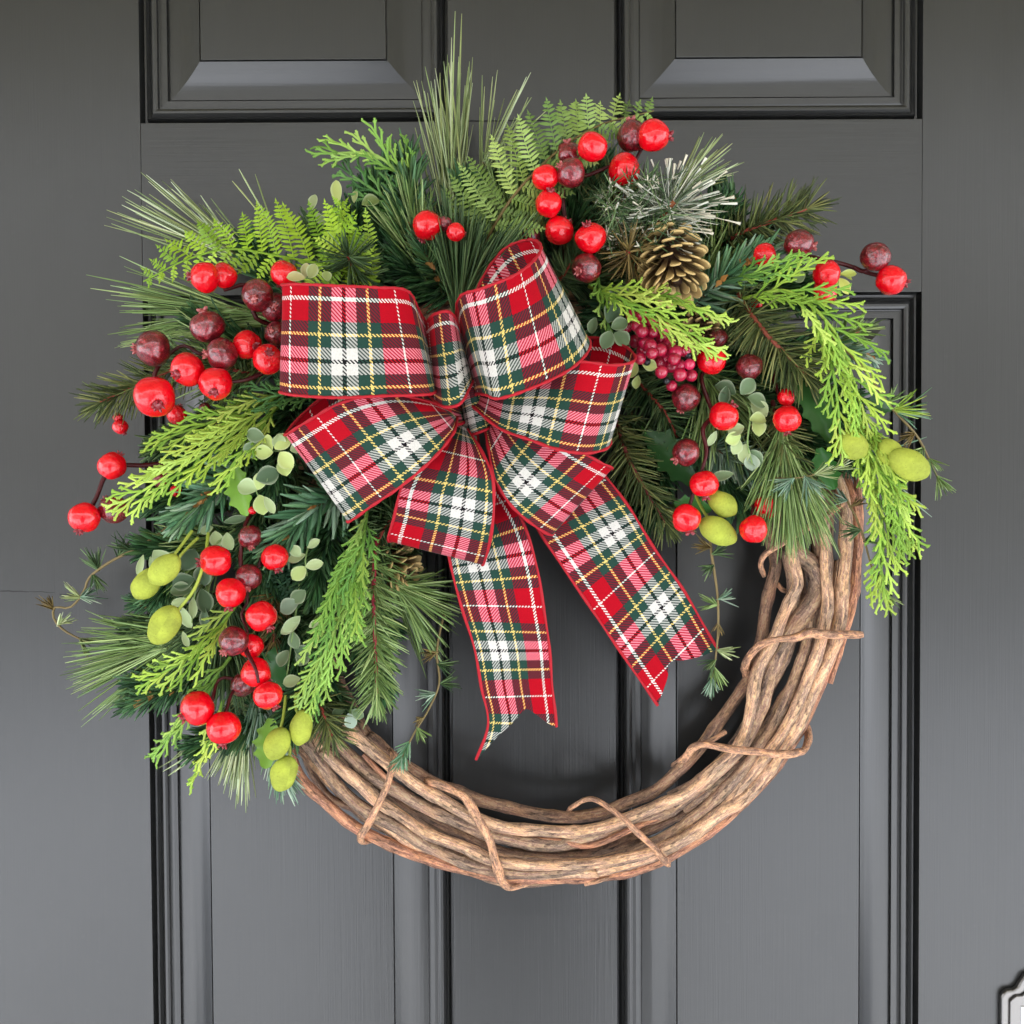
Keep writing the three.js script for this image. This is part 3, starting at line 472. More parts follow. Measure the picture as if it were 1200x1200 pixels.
const LANCE = (x) => 0.2 * Math.pow(Math.sin(Math.PI * Math.min(1, x * 0.97 + 0.02)), 0.9);
const HOLLY = (x) => { const b = 0.33 * Math.pow(Math.sin(Math.PI * Math.min(1, 0.03 + x * 0.96)), 0.7), k = (x * 4.2) % 1; return b * (0.68 + 0.42 * Math.pow(Math.abs(2 * k - 1), 2.2)); };
// leaves: [x, y, length px, direction in degrees (0 right, 90 up), lean towards the viewer, colour, half width]
function leafPick({ name = 'boxwood_sprig', label, group, cat = 'leafy sprig', stem, z, leaves, mat = LEAF, stemCol = lin('#7f9a5c'), sr = 1.5, kind = OVAL, edge }) {
  const c = path(stem, z), s = S(z), t = thing(name, label, cat, P(stem[0][0], stem[0][1], stem[0][2] ?? z), group); stemTube(t, c, sr * s, sr * 0.6 * s, stemCol);
  for (const [x, y, l, deg, lean = 0.15, col, hw = 0.36] of leaves) {
    const m = new MB(), a = deg * Math.PI / 180, d = V3(Math.cos(a), Math.sin(a), lean).normalize(), cc = vary(lin(col), 0.1);
    m.leaf(P(x, y, z + R(-3, 4)), d, V3(R(-0.55, 0.55), R(-0.2, 0.6), 1).normalize(), l * s * (kind === OVAL ? 0.84 : 1), kind(hw), cc, { n: kind === OVAL ? 9 : 26, w: 3, curl: R(-0.28, 0.05), cup: R(0.15, 0.4), fold: 0.1, edge: kind === OVAL ? mixc(cc, lin('#dfe8c8'), 0.3) : null, th: 0.9 * s });
    build(t, 'leaf', m, mat);
  }
  return t;
}
function larchPick({ label, group, pts, z, tufts, col = COL.longDark, len = 26, stem = lin('#7a6a45'), sr = 1.5 }) {
  const c = path(pts, z), s = S(z), t = thing('larch_twig', label, 'larch twig', P(pts[0][0], pts[0][1], pts[0][2] ?? z), group); stemTube(t, c, sr * s, sr * 0.6 * s, stem, 'stem', STEM, 0.35);
  for (const [f, deg, n = 11, cc, k = 1] of tufts) {
    const m = new MB(), a = deg * Math.PI / 180, b = c.getPointAt(f), d = V3(Math.cos(a), Math.sin(a), 0.15);
    for (let j = 0; j < n * 1.6; j++) needle(m, b.clone().addScaledVector(d, R(-2, 4) * s), d.clone().addScaledVector(rdir(), 0.62).normalize(), len * k * s * R(0.6, 1.1), 0.9 * s, pick(cc ? COL[cc] : col), rdir().multiplyScalar(0.1));
    build(t, 'tuft', m, NEEDLE, false);
  }
  return t;
}

// ---------------------------------------------------------------- berries
const BERRIES = [0, 1, 2, 3, 4].map((k) => {
  const g = new THREE.SphereGeometry(1, 36, 26), p = g.attributes.position;
  for (let i = 0; i < p.count; i++) {
    const x = p.getX(i), y = p.getY(i), z = p.getZ(i), r = Math.hypot(x, z), d = 0.06 * Math.exp(-r * r * 12) * Math.sign(y), a = Math.atan2(z, x);
    const f = 1 + 0.022 * Math.sin(x * (3 + k * 0.4) + y * 2.2 + k * 2) + 0.018 * Math.sin(z * 4.1 - y * 3 + k) + 0.012 * r * Math.sin(a * (3 + k) + y * 3 + k) - 0.03 * Math.exp(-(Math.pow(x - Math.cos(k * 2), 2) + Math.pow(y - 0.3 * Math.sin(k), 2) + Math.pow(z - Math.sin(k * 2), 2)) * 9);
    p.setXYZ(i, x * f, y * f * 0.99 - d, z * f);
  }
  g.computeVertexNormals(); return g;
});
const CALYX_GEO = (() => {
  const m = new MB(), c = [1, 1, 1];
  m.tube([V3(0, 0.86, 0), V3(0, 0.99, 0), V3(0, 1.07, 0)], [0.3, 0.22, 0.2], 9, c, { hint: V3(1, 0, 0) });
  for (let k = 0; k < 6; k++) { const a = k / 6 * 6.283 + 0.2 * Math.sin(k * 9), d = V3(Math.cos(a), 0, Math.sin(a)); m.tube([V3(0, 1.02, 0).addScaledVector(d, 0.17), V3(0, 1.1, 0).addScaledVector(d, 0.24), V3(0, 1.19 + 0.05 * Math.sin(k * 5), 0).addScaledVector(d, 0.31)], [0.105, 0.1, 0.03], 5, c, { hint: V3(0, 0, 1), flat: 0.7 }); }
  return m.geo();
})();
function berryAt(t, [x, y, r, kind, z = 112, cx, cy, cz]) {
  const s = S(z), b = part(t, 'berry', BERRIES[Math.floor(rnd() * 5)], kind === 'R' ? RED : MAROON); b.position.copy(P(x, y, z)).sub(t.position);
  const ax = cx === undefined ? V3(R(-1, 1), R(-1, 1), -0.4) : V3(cx, -cy, cz ?? 0.3); b.quaternion.setFromUnitVectors(V3(0, 1, 0), ax.normalize());
  b.scale.set(r * s * R(0.97, 1.03), r * s * R(0.94, 1.03), r * s); const k = part(b, 'calyx', CALYX_GEO, kind === 'R' ? CALYX : CALYX_PALE); k.rotation.y = R(0, 6); return b;
}
function berrySpray({ label, group, stems, berries, z = 95, col = lin('#4a1518') }) {
  const t = thing('berry_spray', label, 'berry spray', P(stems[0][0][0], stems[0][0][1], z), group);
  for (const st of stems) { const c = path(st, z), m = new MB(), s = S(z), n = Math.max(8, Math.round(c.getLength() / 0.004)); m.tube(c.getSpacedPoints(n), (x) => 2.3 * s * (1 + 0.25 * nz(x * n * 0.25, st[0][0])), 7, col, { rough: 0.3, k: 5 }); build(t, 'stem', m, GLOSSY); }
  for (const b of berries) berryAt(t, b); return t;
}
function olivePick({ label, group, stems, fruits, z = 105 }) {
  const t = thing('olive_pick', label, 'olive pick', P(stems[0][0][0], stems[0][0][1], z), group);
  for (const st of stems) stemTube(t, path(st, z), 2.1 * S(z), 1.8 * S(z), lin('#a3b248'), 'stem', FRUIT_STEM);
  for (const [x, y, a, b, deg, zz = 112] of fruits) { const s = S(zz), o = part(t, 'olive', OLIVE_GEO, OLIVE); o.position.copy(P(x, y, zz)).sub(t.position); o.scale.set(b * 0.94 * s, a * 1.07 * s, b * 0.94 * s); o.rotation.set(R(-0.2, 0.2), R(0, 6), 0); o.rotateOnWorldAxis(V3(0, 0, 1), (deg - 90) * Math.PI / 180); }
  return t;
}
const OLIVE_GEO = new THREE.SphereGeometry(1, 32, 24);
{ const p = OLIVE_GEO.attributes.position; for (let i = 0; i < p.count; i++) { const x = p.getX(i), y = p.getY(i), z = p.getZ(i), k = 1 + 0.035 * Math.sin(x * 4 + y * 3) + 0.03 * Math.sin(z * 5 - y * 4), tip = y < -0.88 ? 1 + 0.06 * (-(y + 0.88) / 0.12) : 1; p.setXYZ(i, x * k * (1 - 0.06 * y), y * tip, z * k * (1 - 0.06 * y)); } OLIVE_GEO.computeVertexNormals(); }
const SCALE_GEO = (() => {
  const sh = new THREE.Shape(); sh.moveTo(-0.16, 0); sh.bezierCurveTo(-0.24, 0.4, -0.5, 0.62, -0.47, 0.85); sh.bezierCurveTo(-0.42, 1.08, 0.42, 1.08, 0.47, 0.85); sh.bezierCurveTo(0.5, 0.62, 0.24, 0.4, 0.16, 0); sh.closePath();
  const g = new THREE.ExtrudeGeometry(sh, { depth: 0.04, bevelEnabled: true, bevelThickness: 0.05, bevelSize: 0.06, bevelOffset: -0.06, bevelSegments: 2, curveSegments: 6 }); g.translate(0, 0, -0.035);
  const p = g.attributes.position, col = []; const a = lin('#665030'), b = lin('#cfb276');
  for (let i = 0; i < p.count; i++) { const y = p.getY(i); p.setZ(i, p.getZ(i) * (1 + 0.9 * Math.max(0, y - 0.6)) + 0.22 * y * y); const c = y > 0.8 ? b : a; col.push(...c); }
  g.setAttribute('color', new THREE.Float32BufferAttribute(col, 3)); g.computeVertexNormals(); return g;
})();
function pinecone({ label, a, b, za, zb, rad, n = 62, mat = CONE, size = 21 }) {
  const A = P(a[0], a[1], za), B = P(b[0], b[1], zb), ax = B.clone().sub(A), L = ax.length(); ax.normalize(); const s = S((za + zb) / 2), t = thing('pinecone', label, 'pinecone', A);
  const m = new MB(), core = []; for (let k = 0; k <= 8; k++) core.push(A.clone().addScaledVector(ax, L * k / 8)); m.tube(core, (x) => rad * s * 0.5 * Math.sqrt(Math.max(0.02, 1 - x * 0.9)), 10, lin('#3a2412')); build(t, 'core', m, CONE);
  const u = V3(0, 1, 0).cross(ax).normalize(), w = V3().crossVectors(ax, u);
  for (let k = 0; k < n; k++) {
    const f = k / n, ang = k * 2.39996, q = u.clone().multiplyScalar(Math.cos(ang)).addScaledVector(w, Math.sin(ang)), r = rad * s * (f < 0.35 ? 0.72 + 0.28 * f / 0.35 : Math.sqrt(Math.max(0.03, 1 - Math.pow((f - 0.35) / 0.68, 2))));
    const open = (64 - 44 * f + R(-5, 5)) * Math.PI / 180, d = q.clone().multiplyScalar(Math.sin(open)).addScaledVector(ax, Math.cos(open)).normalize(), inn = r * 0.3, base = A.clone().addScaledVector(ax, L * (0.04 + 0.82 * f)).addScaledVector(q, inn), len = Math.max(7 * s, (r - inn) / Math.max(0.5, Math.sin(open)));
    const o = part(t, 'scale', SCALE_GEO, mat), nrm = ax.clone().multiplyScalar(-1).addScaledVector(d, ax.dot(d)).normalize(), x = V3().crossVectors(d, nrm);
    o.quaternion.setFromRotationMatrix(new THREE.Matrix4().makeBasis(x, d, nrm)); o.position.copy(base).sub(t.position); const wd = size * s * (1 - 0.4 * f) * R(0.9, 1.12); o.scale.set(wd, len, wd);
  }
  return t;
}

// ---------------------------------------------------------------- dark filler sprigs wired to the ring
{
  const F = [
    [[300, 490], [195, 520], 'behind the lime cedar under the largest red berry'], [[290, 560], [185, 585], 'behind the maroon berry at the left edge of the wreath'], [[300, 640], [180, 640], 'just above the pair of olives on the left'],
    [[310, 715], [165, 735], 'between the left olives and the pale pine fan below'], [[300, 775], [170, 800], 'above the lowest red berry on the left'], [[330, 830], [240, 870], 'behind the two lowest red berries on the left'],
    [[400, 550], [465, 640], 'under the lower left bow loop'], [[390, 650], [450, 730], 'behind the bright cedar hanging left of the tails'], [[420, 700], [445, 800], 'behind the red stemmed spruce left of the tails'], [[340, 760], [395, 830], 'right of the lowest pair of maroon and red berries'],
    [[340, 430], [240, 375], 'behind the maroon berries left of the bow'], [[370, 380], [300, 300], 'behind the bright yellow green fern'], [[430, 370], [370, 275], 'under the base of the bright yellow green fern'], [[480, 350], [445, 250], 'above the right end of the upper left bow loop'],
    [[510, 340], [480, 240], 'left of the lone red berry above the bow'], [[560, 330], [575, 230], 'right of the lone red berry above the bow'], [[610, 310], [625, 215], 'behind the olive green fern'], [[650, 310], [690, 225], 'behind the column of red berries right of the fern'],
    [[700, 330], [750, 240], 'left of the frosted pine'], [[740, 370], [790, 280], 'behind the golden pinecone'], [[780, 390], [880, 280], 'above the right shoulder of the golden pinecone'], [[830, 400], [920, 340], 'behind the red stemmed spruce on the right'],
    [[850, 420], [970, 410], 'behind the long lime cedar on the right'], [[860, 460], [985, 470], 'behind the holly leaf on the right'], [[850, 500], [935, 550], 'above the green needle fan on the right'], [[830, 520], [875, 600], 'behind the pair of red berries at the bare vine'],
    [[780, 500], [765, 600], 'behind the berry strand right of the tails'], [[740, 480], [745, 580], 'against the right side of the bow'], [[760, 440], [820, 520], 'behind the pink berry cluster'], [[720, 400], [790, 350], 'left of the pink berry cluster'],
    [[330, 560], [300, 680], 'behind the pale boxwood left of the bow'], [[350, 640], [300, 740], 'behind the berry strand left of the bow'], [[330, 470], [400, 440], 'between the two left bow loops'], [[270, 690], [230, 770], 'behind the single large olive on the left'],
    [[800, 440], [880, 470], 'behind the pale boxwood right of the bow'], [[900, 480], [960, 540], 'below the holly leaf on the right'], [[560, 380], [500, 440], 'deep behind the middle of the bow'],
    [[270, 600], [215, 545], 'behind the lime cedar tips left of the boxwood'], [[260, 480], [310, 560], 'in the hollow between left cedar and bow', 14], [[350, 520], [290, 620], 'behind the pale boxwood rosette and its holly leaf', 16],
    [[300, 660], [350, 740], 'behind the grey green drooping leaves', 14], [[230, 640], [190, 690], 'behind the crossing stems of the left olives'], [[260, 740], [320, 800], 'behind the lower red berries of the left strand'],
    [[400, 300], [450, 210], 'behind the two green cedar tips at the top left'], [[535, 300], [545, 225], 'at the foot of the tall needle tuft at the top'], [[600, 250], [680, 170], 'behind the rib of the olive green fern'],
    [[680, 280], [700, 200], 'behind the middle of the berry column'], [[800, 330], [840, 250], 'behind the frosted needles on their right'], [[700, 440], [770, 420], 'behind the grey green leaves by the right loops'],
    [[800, 470], [850, 560], 'behind the curved stem of the right berry strand'], [[880, 400], [860, 480], 'behind the maroon berry under the spruce'], [[920, 430], [940, 510], 'behind the berry with the broken bead'],
    [[960, 450], [1000, 530], 'behind the first green olive on the right'], [[880, 330], [950, 350], 'behind the green cedar at the right shoulder'], [[460, 560], [430, 620], 'between the lower left loop and the lowest loop', 10],
    [[725, 345], [690, 420], 'under the green cedar beside the upper right loop', 16], [[330, 500], [352, 430], 'behind the red inside of the lower left loop', 10], [[320, 540], [345, 605], 'under the tip of the lower left bow loop', 14],
    [[300, 600], [322, 690], 'behind the maroon berry at the top of the left strand', 12], [[330, 700], [360, 785], 'behind the upper end of the hanging bright cedar', 16], [[640, 300], [600, 270], 'behind the open top of the upper right loop', 8],
    [[540, 340], [470, 310], 'between the two upper bow loops', 10], [[392, 600], [368, 690], 'right of the small pale boxwood leaves', 22], [[398, 690], [352, 775], 'behind the middle of the hanging bright cedar', 20], [[380, 770], [340, 850], 'behind the tip of the hanging bright cedar', 16],
    [[345, 470], [318, 560], 'behind the rosette in the corner of the lower left loop', 20], [[660, 330], [720, 320], 'along the right side of the upper right loop', 16],
  ];
  F.forEach(([a, b, where, up = 0], k) => { seed(200 + k); tinselPick({ name: 'tinsel_pine_sprig', label: 'dark green artificial pine sprig ' + where, group: 'dark filler pine sprigs', pts: [[...a, 48 + up], [...b, 52 + up + (k % 3) * 7]], z: 55 + up, n: 260, len: 44, w: 2.1, cols: k % 3 ? COL.pvcDark : COL.longDark }); });
}
// ---------------------------------------------------------------- flat needled green sprigs
const T = (n, o) => { seed(n); tinselPick(o); };
T(1, { label: 'blue green flat needled sprig below the lime cedar on the left', pts: [[290, 545, 70], [250, 578, 88], [215, 605, 96]], z: 90, n: 100, len: 50, w: 2.9, cols: COL.pvc, bracts: 5 });
T(2, { label: 'blue green flat needled sprig under the lower left bow loop', pts: [[420, 570, 72], [370, 595, 92], [325, 640, 100]], z: 95, n: 110, len: 52, w: 2.9, cols: COL.pvc, bracts: 6 });
T(3, { label: 'green flat needled sprig pointing up left of the lone red berry', pts: [[480, 330, 60], [482, 260, 78], [478, 190, 66]], z: 75, n: 150, len: 46, w: 2, cols: COL.pvcDark, bracts: 4 });
T(4, { label: 'green flat needled sprig right of the golden pinecone', pts: [[800, 370, 70], [850, 325, 92], [890, 300, 92]], z: 90, n: 100, len: 46, w: 2.7, cols: COL.pvc, bracts: 4 });
T(5, { label: 'dark green sprig at the lower left edge below the pale pine fan', pts: [[250, 790, 55], [200, 808, 70], [155, 825, 66]], z: 66, n: 150, len: 34, w: 1.7, cols: COL.pvcDark, bracts: 4 });
T(6, { label: 'pale green sprig hanging at the bottom beside the lowest olives', pts: [[300, 800, 60], [312, 850, 66], [330, 905, 60]], z: 62, n: 190, len: 50, w: 1.25, cols: COL.pvcGrey, open0: 34, open1: 26 });
T(7, { label: 'small blue green sprig tip at the right edge of the wreath', pts: [[960, 400, 60], [1000, 412, 66], [1022, 420, 62]], z: 63, n: 80, len: 26, w: 1.6, cols: COL.pvcGrey, bracts: 1 });
T(8, { label: 'dark green tip at the left edge beside the olives', pts: [[215, 700, 52], [185, 705, 60], [165, 706, 56]], z: 57, n: 120, len: 30, w: 1.5, cols: COL.pvcDark, bracts: 2 });
T(9, { label: 'dark green sprig just above the upper left bow loop corner', pts: [[520, 345, 70], [505, 310, 96], [492, 285, 104]], z: 96, n: 130, len: 30, w: 1.3, cols: COL.pvcDark, bracts: 2 });
T(10, { label: 'dark green sprig behind the tip of the frosted pine', pts: [[830, 290, 50], [860, 245, 56], [845, 220, 52]], z: 54, n: 110, len: 34, w: 1.6, cols: COL.pvcDark, bracts: 2 });
T(11, { label: 'grey green flat needled sprig below the right boxwood leaves', pts: [[830, 520, 70], [870, 545, 84], [905, 560, 84]], z: 80, n: 120, len: 40, w: 1.8, cols: COL.pvcGrey });

// ---------------------------------------------------------------- spruce sprigs with red stems
const SP = (n, o) => { seed(20 + n); sprucePick(o); };
SP(1, { label: 'olive spruce tip with red stem at the far left edge', pts: [[235, 415, 66], [185, 440, 78], [118, 472, 80]], z: 78, n: 380, len: 44, cols: COL.olive, open0: 58, open1: 36 });
SP(2, { label: 'dark olive spruce sprig with red stem at the top right', pts: [[835, 290, 62], [880, 268, 80], [945, 245, 78]], z: 76, n: 430, len: 50, cols: COL.olive, open0: 66, open1: 38, r: 1 });
SP(3, { label: 'large olive spruce sprig with red stem below the right cedar', pts: [[865, 345, 88], [893, 385, 106], [945, 440, 108]], z: 104, n: 560, len: 54, cols: COL.olive, open0: 66, open1: 42, r: 1, sr: 3.4, stem: lin('#8a4634') });
SP(4, { label: 'tall spruce sprig hanging with red stem left of the tails', pts: [[440, 630, 84], [438, 700, 100], [442, 815, 92]], z: 94, n: 760, len: 46, cols: COL.longMid, open0: 66, open1: 40, r: 0.9, stem: lin('#8f2a36'), sr: 3 });
SP(5, { label: 'dark spruce sprig between the right tail and the berry strand', pts: [[715, 470, 66], [738, 540, 82], [780, 612, 78]], z: 78, n: 560, len: 44, cols: COL.olive, open0: 64, open1: 36, stem: lin('#6b2c28') });
SP(6, { label: 'short dark spruce tip facing out above the upper left loop', pts: [[420, 330, 82], [412, 310, 104], [408, 300, 118]], z: 104, n: 260, len: 44, cols: COL.longDark, open0: 76, open1: 62, sr: 3 });
SP(7, { label: 'brown spruce tip like a star left of the golden pinecone', pts: [[745, 315, 86], [738, 300, 104], [736, 294, 118]], z: 106, n: 170, len: 42, cols: COL.brown, open0: 84, open1: 70, stem: lin('#b0383a'), sr: 3.6, r: 1 });
SP(8, { label: 'small dark spruce sprig over the left end of the bare vines', pts: [[372, 815, 76], [380, 840, 84], [390, 862, 82]], z: 80, n: 200, len: 40, cols: COL.olive, open0: 60, open1: 36 });
SP(9, { label: 'dark spruce sprig behind the berry strand right of the bow', pts: [[740, 440, 58], [775, 478, 70], [798, 520, 68]], z: 66, n: 380, len: 44, cols: COL.longDark, open0: 64, open1: 40 });
SP(10, { label: 'small spruce tip pointing right beside the door moulding', pts: [[955, 420, 54], [985, 398, 60], [1012, 385, 58]], z: 58, n: 190, len: 34, cols: COL.longMid, open0: 56, open1: 32 });
SP(11, { label: 'red brown spruce sprig above the green needle fan on the right', pts: [[905, 470, 84], [918, 520, 96], [930, 555, 98]], z: 94, n: 330, len: 46, cols: COL.olive, open0: 56, open1: 36, stem: lin('#5f2420') });
SP(12, { label: 'brown needled tuft beside the lower left berry strand', pts: [[325, 690, 74], [318, 720, 82], [322, 752, 80]], z: 80, n: 170, len: 34, cols: COL.brown, open0: 54, open1: 36 });
SP(13, { label: 'dark spruce sprig left of the lowest bow loop', pts: [[470, 600, 70], [450, 620, 80], [440, 645, 84]], z: 80, n: 240, len: 38, cols: COL.longDark });
SP(14, { label: 'small dark spruce sprig under the berry column right of the fern', pts: [[650, 335, 78], [668, 312, 92], [676, 295, 92]], z: 92, n: 260, len: 36, cols: COL.longDark });
SP(15, { label: 'dark spruce sprig over the maroon berries left of the bow', pts: [[300, 440, 74], [260, 430, 84], [215, 420, 82]], z: 82, n: 330, len: 40, cols: COL.longDark });

// ---------------------------------------------------------------- long needles
const LP = (n, o) => { seed(50 + n); longPine(o); };
LP(1, { label: 'pale long needled pine fan at the upper left', from: [335, 335], to: [270, 295], n: 46, r: 1.15, tips: [[122, 264], [125, 246], [143, 230], [158, 222], [165, 202], [190, 212], [200, 210], [235, 229], [268, 285]], lo: 0.72, cols: COL.longPale, z0: 58, zs: 34, jitter: 6 });
LP(2, { label: 'pale long needled pine spray pointing left above the maroon berries', from: [340, 378], to: [265, 360], n: 100, tips: [[140, 300], [101, 322], [106, 338], [124, 351], [140, 364], [140, 384], [126, 392], [138, 405], [150, 400]], lo: 0.55, cols: COL.longMid, z0: 62, zs: 40, jitter: 7, r: 0.95 });
LP(3, { label: 'three single pine needles standing above the bright fern', from: [330, 290], to: [316, 262], n: 0, tips: [[272, 212], [280, 198], [299, 204]], z0: 52, zs: 32, cols: COL.longPale });
LP(4, { label: 'tall long needled pine tuft at the top centre', from: [528, 345], to: [532, 225], n: 62, spread: 42, tips: [[484, 118], [488, 94], [498, 78], [510, 80], [520, 72], [523, 78], [541, 16], [550, 72], [553, 80]], lo: 0.62, cols: COL.longPale, z0: 66, zs: 44, jitter: 10, r: 1.05 });
LP(5, { label: 'few long pine needles rising behind the olive green fern', from: [560, 260], to: [566, 190], n: 16, tips: [[565, 88], [583, 82], [591, 115], [606, 105], [622, 85], [617, 90], [640, 130]], lo: 0.7, cols: COL.longPale, z0: 54, zs: 40 });
LP(6, { label: 'dark long needled pine spray rising behind the bow centre', from: [535, 385], to: [540, 330], n: 230, tips: [[497, 275], [500, 240], [520, 215], [545, 230], [565, 250], [590, 270], [620, 250], [640, 240]], lo: 0.7, cols: COL.longDark, z0: 92, zs: 100, jitter: 10 });
LP(7, { label: 'pale green pine fan pointing left at the lower left', from: [245, 735], to: [195, 760], n: 130, tips: [[100, 715], [95, 738], [72, 754], [74, 770], [70, 792], [77, 808], [90, 818], [95, 852], [140, 826]], lo: 0.62, cols: COL.longMid, z0: 66, zs: 44, jitter: 6 });
LP(8, { label: 'pale pine fan hanging at the bottom left behind the lowest berries', from: [290, 800], to: [285, 850], n: 110, tips: [[186, 900], [205, 905], [240, 912], [262, 930], [268, 922], [276, 948], [290, 945], [300, 935]], lo: 0.6, cols: COL.longPale, z0: 56, zs: 40, jitter: 10 });
LP(9, { label: 'green pine spray spreading behind the left tail', from: [455, 680], to: [470, 692], n: 130, tips: [[500, 665], [530, 682], [541, 700], [545, 720], [538, 745], [520, 780], [500, 795]], lo: 0.55, cols: COL.longMid, z0: 78, zs: 62, jitter: 8 });
LP(10, { label: 'green needle fan hanging over the bare vines on the right', from: [915, 490], to: [925, 545], n: 260, tips: [[868, 575], [880, 622], [892, 640], [902, 645], [915, 655], [930, 660], [945, 655], [960, 640], [985, 655], [985, 600]], lo: 0.66, cols: COL.longMid, z0: 96, zs: 96, jitter: 9, r: 0.95 });
LP(11, { label: 'single pale needles poking out below the right olives', from: [1000, 520], to: [1030, 555], n: 6, tips: [[1060, 610], [1092, 606], [1088, 597], [1086, 512], [1070, 590]], z0: 66, zs: 50, cols: COL.pvcGrey });
LP(12, { label: 'long pine needles around the frosted pine at the top right', from: [780, 235], to: [800, 215], n: 26, tips: [[825, 155], [835, 160], [847, 158], [872, 190], [860, 205]], z0: 66, zs: 52, cols: COL.longPale, lo: 0.7 });
LP(13, { label: 'dark green needle mass behind the lower left berry strand', from: [270, 690], to: [255, 740], n: 230, tips: [[200, 740], [180, 780], [200, 820], [240, 840], [270, 850], [300, 840], [330, 800]], lo: 0.5, cols: COL.longDark, z0: 70, zs: 66, jitter: 14 });
LP(14, { label: 'olive needle tuft behind the berries at the top right', from: [720, 290], to: [720, 240], n: 110, tips: [[660, 210], [685, 170], [705, 195], [717, 160], [730, 175], [760, 200]], lo: 0.6, cols: COL.olive, z0: 62, zs: 64, jitter: 10 });

LP(15, { label: 'green pine needles fanning out left of the lone red berry', from: [500, 330], to: [485, 280], n: 110, tips: [[430, 250], [445, 215], [465, 190], [490, 200], [510, 215]], lo: 0.55, cols: COL.longMid, z0: 78, zs: 76, jitter: 10 });
LP(16, { label: 'olive pine needles under the olive green fern', from: [600, 320], to: [605, 270], n: 110, tips: [[545, 200], [575, 170], [610, 175], [645, 190], [665, 230]], lo: 0.5, cols: COL.longMid, z0: 70, zs: 74, jitter: 12 });
LP(17, { label: 'green pine needles behind the red berries on the left', from: [320, 425], to: [280, 420], n: 120, tips: [[205, 360], [190, 395], [185, 430], [200, 470], [235, 490], [280, 490]], lo: 0.5, cols: COL.longMid, z0: 70, zs: 76, jitter: 12 });
LP(18, { label: 'mid green needles behind the boxwood right of the bow', from: [820, 430], to: [850, 460], n: 130, tips: [[800, 520], [830, 560], [870, 565], [900, 540], [915, 500], [900, 450]], lo: 0.5, cols: COL.longMid, z0: 66, zs: 78, jitter: 12 });
LP(19, { label: 'green needles behind the right shoulder of the golden pinecone', from: [800, 360], to: [840, 320], n: 110, tips: [[800, 250], [840, 240], [880, 260], [910, 300], [915, 340]], lo: 0.5, cols: COL.longMid, z0: 64, zs: 70, jitter: 12 });
LP(20, { label: 'mid green needles around the stems of the left olives', from: [280, 620], to: [250, 640], n: 120, tips: [[190, 600], [165, 640], [165, 690], [190, 720], [230, 730]], lo: 0.5, cols: COL.longMid, z0: 62, zs: 66, jitter: 12 });

// ---------------------------------------------------------------- frosted pine
{
  seed(77); const z = 104, s = S(z), c = path([[745, 292, 84], [768, 262, 100], [790, 236, 112]], z), t = thing('frosted_pine_sprig', 'frosted pine sprig with white needle tips at the top right', 'pine sprig', P(745, 292, 84)), m = new MB(), w = new MB();
  stemTube(t, c, 3 * s, 3.4 * s, lin('#8a5030'));
  for (let k = 0; k < 250; k++) {
    const b = c.getPointAt(R(0.15, 1)), a = k < 120 ? R(-48, 72) : R(72, 215), d = V3(Math.cos(a * Math.PI / 180), Math.sin(a * Math.PI / 180), R(-0.35, 0.75)).normalize(), l = (a < 80 ? R(46, 80) : R(34, 62)) * s, bd = rdir().multiplyScalar(0.08);
    needle(m, b, d, l, 0.8 * s, pick([lin('#8a9480'), lin('#b7b9a6'), lin('#c9c7b4'), lin('#5c6b50'), lin('#4b5a40')]), bd);
    if (rnd() < 0.45) { const e = b.clone().addScaledVector(d, l).addScaledVector(bd, l), T0 = d.clone().addScaledVector(bd, 2).normalize(); w.tube([e.clone().addScaledVector(T0, -R(8, 20) * s), e.clone().addScaledVector(T0, -4 * s), e.clone().addScaledVector(T0, R(0, 2) * s)], [0.8 * s, R(1, 1.5) * s, R(1, 2.4) * s], 5, pick(COL.frost), { rough: 0.7, k }); }
  }
  for (let k = 0; k < 64; k++) { const b = P(R(700, 790), R(206, 290), R(96, 120)); for (let j = 0; j < 4; j++) { const d = rdir(); d.z = Math.abs(d.z) * 0.5; w.tube([b, b.clone().addScaledVector(d, R(4, 10) * s)], [1.1 * s, 0.5 * s], 4, pick(COL.frost)); } for (let j = 0; j < 7; j++) needle(m, b, rdir(), R(14, 30) * s, 0.8 * s, pick(COL.longDark), rdir().multiplyScalar(0.1)); }
  build(t, 'needles', m, NEEDLE, true); build(t, 'frost', w, std({ color: 0xffffff, vertexColors: true, roughness: 0.9 }), true);
}

// ---------------------------------------------------------------- cedar
const C = (n, o) => { seed(80 + n); cedarPick(o); };
C(1, { label: 'lime cedar spray reaching to the left edge over the maroon berry', pts: [[330, 458, 82], [270, 510, 112], [200, 555, 120], [140, 592, 116]], z: 112, cols: COL.lime, len: 92, step: 11, angle: 27, tip: 0.3 });
C(2, { label: 'lime cedar spray under the largest red berry on the left', pts: [[325, 465, 84], [260, 490, 108], [190, 515, 110]], z: 106, cols: COL.lime, len: 56, step: 13, angle: 24, tip: 0.5 });
C(3, { label: 'lime cedar spray drooping left of the pale boxwood', pts: [[330, 470, 86], [290, 520, 112], [262, 560, 112]], z: 110, cols: COL.lime, len: 50, step: 13, angle: 26, tip: 0.5 });
C(4, { label: 'dark green cedar spray just left of the lower left loop', pts: [[390, 455, 76], [330, 462, 96], [270, 482, 100]], z: 96, cols: COL.deep, len: 44, step: 10, angle: 34 });
C(5, { label: 'light green cedar tip pointing left at the top', pts: [[480, 215, 66], [440, 182, 80], [385, 180, 80]], z: 78, cols: COL.green, len: 50, step: 11, angle: 32, tip: 0.5 });
